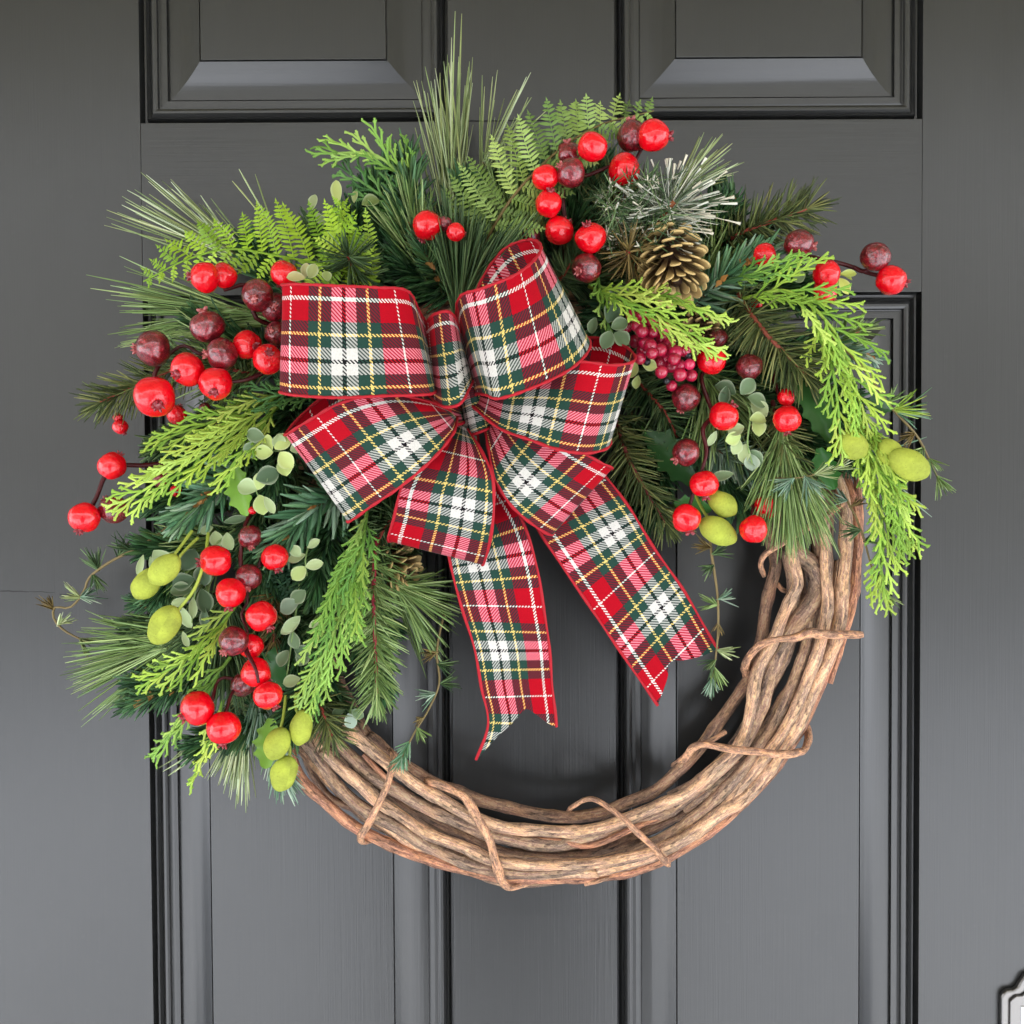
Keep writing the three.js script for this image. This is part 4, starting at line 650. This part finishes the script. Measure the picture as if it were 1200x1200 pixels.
C(6, { label: 'green cedar tip below the topmost left cedar', pts: [[490, 265, 64], [450, 232, 74], [405, 200, 70]], z: 70, cols: COL.deep, len: 44, step: 11, angle: 34, tip: 0.5 });
C(7, { label: 'small upright cedar tip left of the tall pine tuft', pts: [[487, 225, 64], [480, 190, 70], [474, 165, 70]], z: 68, cols: COL.green, len: 22, step: 10, angle: 28 });
C(8, { label: 'yellow green cedar spray over the pink berry cluster', pts: [[690, 336, 96], [738, 354, 126], [788, 380, 134], [828, 410, 130]], z: 128, cols: COL.lime, len: 64, step: 12, angle: 24, tip: 0.45 });
C(9, { label: 'green cedar spray hanging beside the upper right loop', pts: [[700, 325, 96], [705, 350, 112], [712, 378, 112]], z: 108, cols: COL.green, len: 30, step: 9, angle: 34 });
C(10, { label: 'yellow green cedar spray below the golden pinecone', pts: [[735, 340, 98], [790, 352, 122], [846, 374, 122]], z: 118, cols: COL.lime, len: 32, step: 12, angle: 22, tip: 0.6 });
C(11, { label: 'green cedar spray under the maroon berry with the long crown', pts: [[850, 330, 92], [895, 318, 116], [930, 308, 118]], z: 112, cols: COL.green, len: 46, step: 10, angle: 26, tip: 0.5 });
C(12, { label: 'long lime cedar spray arching down at the right', pts: [[870, 350, 94], [925, 342, 124], [975, 385, 132], [1000, 445, 126], [1012, 490, 116]], z: 122, cols: COL.lime, len: 80, step: 11, angle: 29, tip: 0.6 });
C(13, { label: 'lime cedar spray over the right edge of the spruce', pts: [[955, 385, 100], [975, 430, 124], [982, 480, 124], [985, 520, 120]], z: 120, cols: COL.lime, len: 44, step: 10, angle: 30, tip: 0.6 });
C(14, { label: 'lime cedar spray hanging lowest on the right of the bare vines', pts: [[1010, 480, 88], [1025, 560, 100], [1035, 630, 96], [1030, 690, 84]], z: 94, cols: COL.lime, len: 70, step: 9, angle: 25, tip: 0.5 });
C(15, { label: 'lime cedar spray beside the right olives', pts: [[1000, 470, 92], [1020, 530, 108], [1050, 590, 106], [1062, 635, 98]], z: 102, cols: COL.lime, len: 60, step: 9, angle: 25, tip: 0.5 });
C(16, { label: 'bright cedar spray hanging left of the dark spruce', pts: [[425, 610, 100], [408, 680, 122], [385, 760, 120], [368, 812, 108]], z: 116, cols: COL.green, len: 100, step: 10, angle: 21, tip: 0.42 });
C(17, { label: 'bright cedar spray at the tip of the lower left loop', pts: [[430, 600, 108], [424, 650, 126], [412, 720, 122]], z: 120, cols: COL.green, len: 50, step: 9, angle: 30, tip: 0.7 });
C(18, { label: 'lime cedar spray over the pale pine fan at the lower left', pts: [[280, 705, 86], [235, 760, 106], [180, 795, 104]], z: 102, cols: COL.lime, len: 60, step: 12, angle: 24, tip: 0.5 });
C(19, { label: 'lime cedar spray ending lowest on the left', pts: [[270, 770, 80], [225, 830, 92], [185, 880, 84]], z: 86, cols: COL.green, len: 50, step: 12, angle: 22, tip: 0.4 });
C(20, { label: 'single cedar tip hanging between the lowest red berries', pts: [[262, 820, 72], [245, 870, 78], [226, 915, 72]], z: 74, cols: COL.lime, len: 34, step: 14, angle: 18, tip: 0.5 });

// ---------------------------------------------------------------- ferns
seed(110); fernPick({ label: 'bright yellow green fern frond lying across the upper left', pts: [[445, 330, 92], [385, 312, 108], [325, 300, 108], [270, 292, 100], [220, 304, 90], [168, 330, 78]], z: 100, cols: COL.fernBright, len: 84, n: 16, wid: 11, angle: 66, sideScale: [0.55, 1] });
seed(111); fernPick({ label: 'bright fern frond standing up above the upper left loop', pts: [[415, 325, 96], [402, 285, 112], [398, 235, 106]], z: 104, cols: COL.fernBright, len: 42, n: 8, wid: 11, angle: 50 });
seed(112); fernPick({ label: 'olive green fern frond arching to the right at the top', pts: [[560, 300, 84], [600, 232, 106], [650, 180, 104], [700, 148, 88], [766, 130, 66]], z: 94, cols: COL.fernOlive, len: 84, n: 17, wid: 12, angle: 66, sideScale: [1, 0.75], stem: lin('#6a5a34') });
seed(113); fernPick({ label: 'dark green fern frond behind the lower left berry strand', pts: [[295, 705, 72], [330, 685, 80], [370, 655, 80]], z: 78, cols: COL.fernDark, len: 34, n: 10, wid: 9 });

// ---------------------------------------------------------------- leafy sprigs
const PALE = '#b4c478', PALE2 = '#a2b380', GREYL = '#667c58', GREYD = '#4a6144', YEL = '#c6d268', BEI = '#b5ad78';
const L = (n, o) => { seed(120 + n); leafPick(o); };
L(1, { label: 'pale yellow green boxwood rosette touching the lower left loop', stem: [[345, 545, 96], [330, 530, 108], [320, 528, 112]], z: 116, leaves: [[318, 530, 26, 100, 0.1, PALE], [322, 526, 30, 40, 0.2, PALE], [328, 530, 30, -50, 0.25, PALE], [320, 530, 26, 180, 0.2, PALE], [332, 536, 28, -78, 0.2, PALE], [324, 526, 24, 70, 0.4, PALE2], [310, 512, 27, 170, 0.1, GREYL], [302, 518, 28, -130, 0.1, GREYL], [340, 528, 20, 20, 0.1, PALE2]] });
L(2, { label: 'pale boxwood leaves at the top of the left berry strand', stem: [[318, 600, 90], [305, 585, 108], [300, 575, 112]], z: 116, leaves: [[302, 574, 30, 165, 0.15, PALE2, 0.38], [302, 574, 28, 70, 0.2, PALE], [304, 580, 30, -75, 0.25, PALE], [310, 582, 28, -60, 0.1, PALE2, 0.22], [300, 562, 34, 20, -0.1, GREYD]] });
L(3, { label: 'small pale boxwood leaves below the blue green sprig', stem: [[365, 630, 92], [358, 655, 104], [360, 675, 104]], z: 106, leaves: [[358, 650, 26, 200, 0.1, PALE2, 0.26], [358, 664, 26, 225, 0.2, PALE], [358, 664, 27, 12, 0.15, PALE2, 0.26], [360, 642, 22, 30, 0.1, PALE2, 0.26], [352, 652, 20, 130, 0.2, PALE2]] });
L(4, { label: 'grey green drooping leaves beside the hanging bright cedar', stem: [[352, 680, 92], [345, 730, 104], [335, 800, 100]], z: 104, leaves: [[358, 692, 26, 220, 0.2, GREYL], [350, 705, 30, 205, 0.2, '#84967c'], [352, 722, 32, 222, 0.2, PALE2, 0.24], [350, 730, 30, 208, 0.15, PALE2, 0.22], [342, 740, 26, -70, 0.2, GREYL], [338, 762, 26, 240, 0.2, GREYL], [352, 795, 25, 195, 0.2, PALE2, 0.32], [350, 780, 26, 60, 0.1, GREYL], [362, 735, 20, 30, 0.1, PALE2, 0.25], [345, 760, 24, -20, 0.1, GREYD]] });
L(5, { label: 'pale boxwood leaves trailing right of the berry strand', stem: [[850, 450, 88], [878, 480, 106], [876, 520, 108], [882, 545, 106]], z: 106, leaves: [[868, 462, 28, 50, 0.1, GREYL], [876, 465, 30, -20, 0.1, GREYL], [880, 472, 30, -40, 0.2, PALE2], [884, 490, 27, -72, 0.2, PALE, 0.4], [878, 492, 25, 5, 0.1, PALE], [872, 500, 25, -160, 0.1, PALE2], [868, 510, 25, 200, 0.2, PALE], [866, 514, 24, 250, 0.15, PALE2], [874, 520, 28, 260, 0.1, PALE2, 0.28], [876, 528, 28, -50, 0.2, GREYL], [880, 532, 24, -90, 0.2, '#9cac92', 0.42], [862, 462, 32, 150, 0, GREYD], [852, 452, 30, 260, 0, GREYD, 0.25], [846, 470, 28, -95, 0, GREYL, 0.22], [840, 505, 26, 235, 0.1, PALE2, 0.2], [860, 555, 34, 190, 0, GREYL, 0.2]] });
L(6, { label: 'grey green leaves between the right loops and the pink berries', stem: [[700, 360, 92], [715, 385, 112], [722, 400, 112]], z: 116, leaves: [[716, 388, 28, 245, 0.2, GREYL, 0.34], [720, 390, 26, -40, 0.2, GREYL, 0.4], [716, 384, 26, 20, 0.15, GREYL, 0.34], [712, 378, 32, 70, 0, GREYD, 0.42], [698, 372, 24, 250, 0.1, GREYL, 0.3], [724, 360, 34, 80, -0.1, GREYD, 0.4], [746, 425, 24, 240, 0.1, PALE, 0.36], [752, 425, 22, -20, 0.1, PALE, 0.36], [748, 440, 20, 260, 0.1, PALE, 0.3]] });
L(7, { name: 'eucalyptus_sprig', label: 'dark grey green leaves behind the left olives', stem: [[250, 640, 76], [230, 690, 90], [225, 730, 88]], z: 88, leaves: [[214, 668, 34, 55, 0.1, GREYD, 0.38], [240, 660, 34, -100, 0, GREYD, 0.36], [228, 678, 32, 195, 0.1, GREYD, 0.36], [226, 692, 32, 175, 0.2, GREYL, 0.32], [222, 702, 26, 195, 0.2, PALE2, 0.22], [212, 716, 34, 205, 0.1, '#9cac94', 0.26], [214, 712, 32, -70, 0.2, PALE2, 0.24], [236, 690, 36, -75, 0.1, GREYD, 0.3], [226, 700, 30, -88, 0.1, PALE2, 0.18], [240, 712, 32, -85, 0.1, GREYD, 0.24], [214, 740, 24, -65, 0.15, PALE2, 0.2], [180, 645, 34, -50, 0, PALE2, 0.36], [168, 650, 32, 255, 0.1, PALE2, 0.14], [176, 652, 26, -75, 0.1, PALE2, 0.16]] });
L(8, { label: 'beige green leaf pair on the top corner of the upper left loop', stem: [[372, 332, 130], [362, 326, 150], [355, 325, 152]], z: 166, leaves: [[358, 326, 26, 180, 0.2, BEI, 0.3], [356, 326, 22, 75, 0.2, BEI, 0.28], [362, 326, 22, 62, 0.2, '#9aa062', 0.34], [384, 330, 16, 100, 0.1, '#8f9c5a', 0.4]] });
L(9, { label: 'pale rounded leaf standing behind the upright bright fern', stem: [[396, 280, 74], [396, 250, 80], [396, 235, 80]], z: 82, leaves: [[397, 238, 32, 96, 0, '#a9b468', 0.24], [366, 246, 22, 80, 0, '#8f9a6c', 0.32], [370, 250, 20, -50, 0, '#8f9a6c', 0.3], [415, 238, 20, 85, 0, '#8a945c', 0.2], [424, 240, 26, 20, 0, '#6f8048', 0.36]] });
L(10, { label: 'small yellow green leaves behind the red pair on the right', stem: [[960, 320, 80], [975, 328, 90], [985, 330, 90]], z: 92, leaves: [[984, 322, 24, 5, 0.1, YEL, 0.22], [984, 326, 26, -62, 0.2, YEL, 0.26], [984, 320, 20, -25, 0.1, YEL, 0.2], [960, 300, 26, 235, 0, '#7d9668', 0.36], [944, 320, 20, 210, 0, '#7d9668', 0.36]] });
L(11, { label: 'tiny grey leaves at the right end of the dark hanging spruce', stem: [[415, 820, 74], [410, 835, 80], [412, 848, 80]], z: 82, leaves: [[408, 836, 22, -70, 0.1, '#9db0a0', 0.38], [404, 832, 22, 200, 0, GREYL, 0.3], [412, 832, 20, -30, 0.1, GREYL, 0.34]] });
L(12, { label: 'small pale leaves beside the topmost berry of the left strand', stem: [[275, 620, 84], [260, 632, 92], [250, 640, 92]], z: 92, leaves: [[252, 622, 24, -80, 0.1, PALE2, 0.36], [266, 624, 26, -75, 0.1, PALE2, 0.36], [262, 612, 34, 10, 0, GREYL, 0.16], [250, 618, 20, 200, 0, PALE2, 0.3]] });
const HD = '#2b4d28', HM = '#3f7336', HL = '#7aa345';
const HOL = (n, o) => { seed(140 + n); leafPick({ name: 'holly_leaf', cat: 'holly leaf', kind: () => HOLLY, mat: GLOSSY, stemCol: lin('#4d7a3a'), ...o }); };
HOL(1, { label: 'large dark holly leaf beside the lime cedar on the right', stem: [[935, 445, 92], [940, 455, 100]], z: 104, leaves: [[936, 448, 80, -62, 0.1, '#3a6230']] });
HOL(2, { label: 'dark holly leaf behind the berry strand right of the bow', stem: [[752, 500, 72], [757, 508, 78]], z: 80, leaves: [[755, 508, 86, -40, 0.1, HD], [790, 590, 44, -10, 0.1, HM]] });
HOL(3, { label: 'curled yellow green holly leaf left of the pale boxwood', stem: [[280, 535, 86], [276, 545, 94]], z: 96, leaves: [[276, 545, 62, -78, 0.2, '#76a23e']] });
HOL(4, { label: 'dark holly leaf right of the lower left berries', stem: [[330, 765, 78], [328, 775, 82]], z: 84, leaves: [[330, 755, 70, -105, 0.1, '#345a30']] });
HOL(5, { label: 'pale shiny holly leaf above the three lowest olives', stem: [[322, 845, 76], [320, 850, 82]], z: 84, leaves: [[318, 842, 58, -95, 0.2, HL]] });
HOL(6, { label: 'narrow holly leaf hanging above the bare vines on the right', stem: [[958, 525, 86], [962, 530, 90]], z: 96, leaves: [[960, 525, 52, -72, 0.1, HM]] });
HOL(7, { label: 'dark leaf behind the right end of the lime cedar', stem: [[1005, 468, 60], [1015, 472, 64]], z: 66, leaves: [[1012, 470, 40, -12, 0, HD]] });

// ---------------------------------------------------------------- larch twigs
const W = (n, o) => { seed(150 + n); larchPick(o); };
W(1, { label: 'thin curly larch twig trailing off the left edge', pts: [[205, 612, 66], [165, 640, 70], [130, 658, 64], [104, 678, 56], [99, 692, 52], [82, 712, 48], [64, 712, 44], [63, 725, 40], [74, 738, 38], [100, 752, 36]], z: 60, sr: 2, tufts: [[0.22, 160, 12], [0.3, 60, 12], [0.42, 110, 16, 'longDark', 1.1], [0.46, -60, 9, 'longDark'], [0.6, 160, 11, 'longPale', 0.9], [0.6, 10, 14, 'pvcGrey', 1], [0.77, 120, 9, 'brown', 0.8], [0.86, 40, 11, 'longPale', 0.8], [0.97, -30, 12, 'olive']] });
W(2, { label: 'thin larch twig crossing the right olives to the door edge', pts: [[975, 395, 90], [1010, 430, 100], [1045, 478, 98], [1075, 512, 90], [1092, 545, 80], [1100, 562, 76]], z: 92, sr: 2, tufts: [[0.45, 40, 10, 'longMid', 0.9], [0.5, 10, 12, 'lime', 1.4], [0.52, 0, 8, 'pvc', 1.7], [0.68, 210, 9, 'brown', 0.9], [0.78, 230, 9, 'longMid', 0.7], [0.86, -50, 8, 'longMid', 0.9], [0.98, -65, 14, 'longMid', 1]] });
W(3, { label: 'thin larch twig hanging down right of the right tail', pts: [[828, 600, 78], [834, 650, 84], [841, 700, 80], [840, 760, 72], [833, 800, 66]], z: 78, sr: 1.8, tufts: [[0.2, 170, 10, 'brown', 0.8], [0.24, 20, 10, 'longDark', 0.9], [0.3, 215, 10, 'longDark', 0.8], [0.5, 15, 9, 'pvcGrey', 0.9], [0.53, 165, 10, 'longMid', 0.9], [0.64, -90, 7, 'brown', 0.6], [0.8, -20, 11, 'longPale', 0.9], [0.86, 215, 9, 'longDark', 0.9], [0.97, -95, 18, 'pvcGrey', 0.9], [0.9, -80, 10, 'longMid']] });
W(4, { label: 'thin larch twig hanging left of the left tail to the vines', pts: [[520, 720, 70], [512, 765, 74], [515, 800, 74], [503, 830, 72], [485, 860, 74], [470, 890, 80]], z: 74, sr: 1.6, tufts: [[0.25, 200, 9, 'brown', 0.7], [0.32, -20, 10, 'longDark', 0.9], [0.45, 0, 10, 'longDark', 1], [0.52, 200, 9, 'pvcGrey', 0.9], [0.7, 200, 7, 'brown', 0.5], [0.78, -60, 9, 'longMid', 0.8], [0.88, -120, 14, 'pvc', 0.8], [0.95, -115, 14, 'pvc', 0.8], [0.99, -110, 10, 'pvc', 0.7]] });
W(5, { label: 'thin larch twig over the outer vine at the right', pts: [[985, 575, 84], [1000, 600, 90], [1012, 630, 88], [1022, 665, 80], [1040, 700, 72]], z: 86, sr: 1.6, tufts: [[0.1, 170, 10, 'pvcGrey', 1.1], [0.15, 30, 9, 'brown', 0.7], [0.35, 190, 10, 'longDark', 0.9], [0.45, 10, 9, 'longDark', 0.8], [0.65, 20, 9, 'longDark', 0.9], [0.75, -40, 10, 'longDark'], [0.97, -60, 10, 'longMid', 0.9]] });
W(6, { label: 'pale larch tuft twig lying over the green needle fan', pts: [[905, 560, 104], [935, 560, 112], [985, 548, 108]], z: 108, sr: 0.9, tufts: [[0.3, 215, 12, 'pvcGrey', 1.2], [0.45, -60, 12, 'pvcGrey', 1.3], [0.6, 20, 10, 'longPale', 1], [0.9, 30, 9, 'longPale', 1]] });

// ---------------------------------------------------------------- pinecones
seed(170); pinecone({ label: 'golden brown open pinecone under the frosted pine', a: [781, 272], b: [793, 332], za: 90, zb: 112, rad: 40, n: 84, size: 18 });
seed(171); pinecone({ label: 'dark half hidden pinecone under the lowest bow loop', a: [432, 648], b: [478, 672], za: 62, zb: 78, rad: 29, n: 52, size: 15 });
seed(172); pinecone({ label: 'small pinecone peeking out above the pink berry cluster', a: [812, 372], b: [830, 398], za: 78, zb: 96, rad: 20, n: 34, size: 12 });

// ---------------------------------------------------------------- berry sprays
const B = (n, o) => { seed(180 + n); berrySpray(o); };
B(1, { label: 'big spray of red and maroon berries left of the bow', z: 100, stems: [[[350, 400, 80], [322, 382, 96], [300, 372, 104], [290, 335, 104], [262, 340, 112]], [[345, 402, 80], [300, 410, 92], [262, 404, 100], [238, 416, 104], [215, 405, 104], [185, 430, 110], [178, 450, 112]], [[345, 412, 84], [320, 430, 96], [288, 445, 106], [265, 448, 110]], [[330, 345, 96], [345, 380, 88], [330, 420, 96]]],
  berries: [[240, 325, 18, 'R', 124, -0.9, 0, 0.35], [262, 323, 15.5, 'R', 114], [333, 321, 16, 'R', 116], [302, 346, 19, 'M', 120, 0, 0.35, 0.9], [322, 360, 17, 'M', 108, 0.2, 0.1, 1], [243, 383, 20, 'M', 120, -0.2, -1, 0.3], [180, 408, 21, 'M', 116, -1, 0.05, 0.25], [260, 415, 19, 'M', 124, -1, 0.05, 0.5], [290, 404, 17, 'R', 116, 0.7, 0.2, 0.6], [314, 421, 18, 'R', 128, 0.3, -0.3, 0.85], [324, 391, 14.5, 'M', 112, -0.2, -0.1, 1], [220, 433, 20, 'R', 126, -0.4, 0.35, 0.75], [253, 450, 19.5, 'R', 130, 0.1, 0.5, 0.75], [181, 465, 24, 'R', 130, 0.4, 0.45, 0.7], [240, 478, 6.5, 'M', 98], [207, 486, 12, 'R', 96], [141, 500, 9, 'R', 70], [138, 489, 6, 'R', 70]] });
B(2, { label: 'two red and one maroon berry at the far left edge', z: 98, stems: [[[215, 540, 72], [170, 545, 84], [131, 548, 96], [112, 585, 100], [103, 602, 100]]], berries: [[131, 546, 16.5, 'R', 108], [99, 606, 18, 'R', 110, -0.2, 0.9, 0.4], [133, 597, 16.5, 'M', 102], [187, 562, 9, 'M', 86], [206, 575, 7, 'R', 84]] });
B(3, { label: 'long berry strand hanging down left of the bow', z: 104, stems: [[[300, 586, 92], [286, 620, 106], [282, 660, 110], [286, 676, 108], [290, 705, 108], [283, 720, 112], [290, 740, 112], [288, 760, 118], [300, 785, 128], [303, 800, 128]], [[318, 622, 92], [310, 640, 100], [303, 665, 104]], [[300, 790, 96], [280, 796, 92], [258, 795, 94], [248, 822, 104]], [[286, 798, 90], [272, 812, 100], [264, 838, 108]]],
  berries: [[293, 629, 14.5, 'M', 108, 0.2, 0.9, 0.4], [253, 657, 18.5, 'R', 118, -0.9, 0.1, 0.1], [322, 653, 16, 'R', 112, 0.3, 0.9, 0.3], [292, 676, 15.5, 'M', 112, 0, 0.85, 0.55], [270, 695, 18, 'R', 120, 0, 0.95, 0.35], [306, 722, 18.5, 'R', 120, 0.6, 0.75, 0.2], [274, 751, 17.5, 'M', 122, -0.5, 0.65, 0.55], [294, 757, 15, 'R', 108], [300, 788, 17.5, 'R', 116], [314, 815, 17.5, 'R', 122, 0.55, 0.75, 0.2], [284, 803, 14, 'M', 92], [232, 830, 20.5, 'R', 116, -0.75, 0.45, 0.5], [262, 853, 20.5, 'R', 116, 0, 0.98, 0.25], [296, 598, 5, 'R', 104]] });
B(4, { label: 'lone red berry with a half hidden one above the bow', z: 92, stems: [[[545, 320, 80], [530, 285, 90], [515, 262, 96], [505, 262, 100]]], berries: [[501, 264, 17.5, 'R', 112], [534, 272, 11, 'R', 120], [521, 262, 9, 'M', 112]] });
B(5, { label: 'column of red and maroon berries beside the olive fern', z: 92, stems: [[[660, 310, 80], [662, 260, 90], [660, 220, 92], [675, 190, 92]], [[640, 215, 92], [655, 230, 90], [650, 250, 92]], [[668, 210, 94], [690, 205, 92], [720, 192, 92]], [[690, 295, 104], [690, 265, 94]]],
  berries: [[694, 172, 17, 'R', 114, 0.4, -0.3, -0.3], [666, 181, 15, 'M', 100, -0.1, -0.8, 0.4], [669, 203, 17, 'M', 114, -0.6, -0.3, 0.4], [639, 208, 15.5, 'R', 112], [643, 239, 16, 'R', 114, 0.1, -0.8, 0.5], [655, 270, 17, 'R', 106], [692, 279, 18, 'R', 120, -0.25, -0.7, 0.6], [687, 314, 17.5, 'M', 118, -0.5, 0.3, 0.6], [622, 276, 11, 'M', 94]] });
B(6, { label: 'three berries at the top right beside the fern tip', z: 86, stems: [[[720, 240, 76], [738, 205, 84], [748, 182, 86], [756, 168, 90]]], berries: [[766, 159, 19, 'R', 104, 0.95, 0.05, 0.1], [741, 160, 18, 'M', 90, -0.1, -0.95, 0.1], [732, 199, 19, 'R', 98]] });
B(7, { label: 'berry twig reaching out farthest to the right', z: 88, stems: [[[860, 312, 80], [905, 296, 90], [945, 300, 92], [990, 310, 90], [1018, 320, 90], [1035, 324, 92]], [[1000, 313, 90], [1012, 318, 92], [1022, 312, 94]], [[945, 300, 92], [960, 306, 98], [966, 316, 102]]],
  berries: [[1026, 301, 17, 'M', 104, 0, -0.3, -0.9], [1044, 328, 17.5, 'R', 104, 0.95, 0.2, 0], [936, 286, 17, 'M', 106, 0.95, 0.2, 0.25], [969, 321, 16, 'R', 108], [967, 341, 14, 'R', 100], [896, 299, 14, 'R', 106], [887, 357, 7, 'R', 88]] });
B(8, { label: 'berry strand hanging between the bow and the right boxwood', z: 100, stems: [[[836, 430, 88], [822, 440, 96], [832, 475, 100], [836, 486, 104], [824, 502, 110], [828, 530, 112], [822, 552, 110], [812, 580, 106], [806, 600, 104]]],
  berries: [[834, 422, 17.5, 'R', 112], [804, 466, 16.5, 'M', 110], [848, 488, 17, 'R', 120, 0.6, -0.7, 0.2], [804, 530, 16.5, 'M', 112, -0.8, 0.6, 0.2], [825, 567, 17, 'R', 116, 0.1, 0.98, 0.1], [804, 607, 17, 'R', 116, 0.2, 0.95, 0.3], [842, 396, 11, 'M', 98], [878, 430, 15.5, 'M', 104]] });
B(9, { label: 'red berry with a small broken bead beside the holly leaf', z: 98, stems: [[[905, 430, 84], [910, 455, 94], [920, 478, 100]]], berries: [[922, 491, 16.5, 'R', 116, 0, 0.95, 0.1], [921, 466, 10.5, 'R', 106, 0.9, -0.5, 0.1]] });
B(10, { label: 'pair of red berries hanging at the top of the bare vines', z: 96, stems: [[[905, 575, 84], [890, 582, 94], [882, 598, 102], [881, 612, 104]], [[905, 572, 82], [900, 590, 92]]], berries: [[898, 594, 14.5, 'R', 100], [883, 620, 16.5, 'R', 114, 0, -0.3, -0.9]] });
{
  seed(300); const t = thing('berry_cluster', 'cluster of small pink red berries right of the bow', 'berry cluster', P(775, 400, 100)), geo = new THREE.SphereGeometry(1, 18, 14), bl = std({ color: new THREE.Color(0.012, 0.012, 0.014), roughness: 0.3 });
  const pts = [[740, 370], [751, 369], [734, 383], [746, 382], [762, 378], [758, 393], [752, 388], [745, 400], [755, 402], [764, 390], [775, 396], [762, 405], [784, 404], [753, 411], [774, 410], [768, 416], [792, 413], [787, 410], [786, 429], [775, 436], [797, 428], [803, 411], [797, 439], [774, 424], [808, 427], [787, 452], [810, 440], [764, 414], [780, 420], [790, 421], [750, 420], [768, 384], [780, 385]];
  pts.forEach(([x, y], k) => { const z = 112 + 10 * Math.sin(k * 2.4) + (k > 17 ? 4 : 0), r = R(6.6, 8.2), b = part(t, 'berry', geo, k % 4 === 0 ? BEAD_BRIGHT : BEAD); b.position.copy(P(x, y, z)).sub(t.position); b.scale.setScalar(r * S(z)); });
  for (const [x, y] of [[758, 424], [806, 416], [781, 446]]) { const b = part(t, 'bud', geo, bl); b.position.copy(P(x, y, 118)).sub(t.position); b.scale.setScalar(4.6 * S(118)); }
  stemTube(t, path([[800, 400, 76], [780, 405, 98], [755, 395, 108]], 100), 0.0011, 0.0008, DARK_STEM);
}

// ---------------------------------------------------------------- green olives
const O = (n, o) => { seed(190 + n); olivePick(o); };
O(1, { label: 'group of three green olives on the left side', z: 116, stems: [[[225, 622, 104], [212, 640, 112], [198, 658, 118]], [[232, 630, 104], [214, 648, 112], [204, 662, 114]], [[244, 625, 104], [240, 655, 120], [228, 690, 124], [208, 716, 124]]], fruits: [[193, 667, 21.5, 16.5, 42, 128], [172, 684, 20, 16, 50, 116], [193, 732, 23.5, 18.5, 58, 126]] });
O(2, { label: 'three green olives at the left end of the bare vines', z: 88, stems: [[[335, 815, 82], [332, 840, 90], [328, 858, 94]], [[347, 812, 82], [347, 830, 90], [352, 842, 92]], [[336, 860, 84], [340, 880, 86], [337, 895, 88]]], fruits: [[325, 871, 18.5, 16, 65, 104], [353, 852, 20, 14, 80, 100], [333, 906, 20, 16.5, 70, 98]] });
O(3, { label: 'two green olives below the berry strand right of the tails', z: 96, stems: [[[815, 580, 88], [822, 595, 96], [828, 605, 100]], [[812, 570, 88], [828, 575, 96], [838, 582, 100]]], fruits: [[846, 590, 18, 14.5, 142, 106], [841, 622, 22, 16.5, 150, 108]] });
O(4, { label: 'three green olives at the right edge over the moulding', z: 104, stems: [[[975, 490, 96], [985, 503, 108], [990, 508, 110]], [[1020, 510, 100], [1040, 520, 112], [1052, 530, 116]], [[1018, 508, 98], [1030, 515, 106], [1038, 522, 108]]], fruits: [[998, 521, 18.5, 17, 140, 116], [1043, 530, 17, 15, 130, 112], [1065, 544, 24, 18.5, 150, 122]] });

// ---------------------------------------------------------------- draw
const renderer = new THREE.WebGLRenderer({ antialias: true });
renderer.setSize(1024, 1024);
renderer.shadowMap.enabled = true; renderer.shadowMap.type = THREE.PCFSoftShadowMap;
renderer.toneMapping = THREE.LinearToneMapping; renderer.toneMappingExposure = EXPOSURE;
renderer.render(scene, camera);
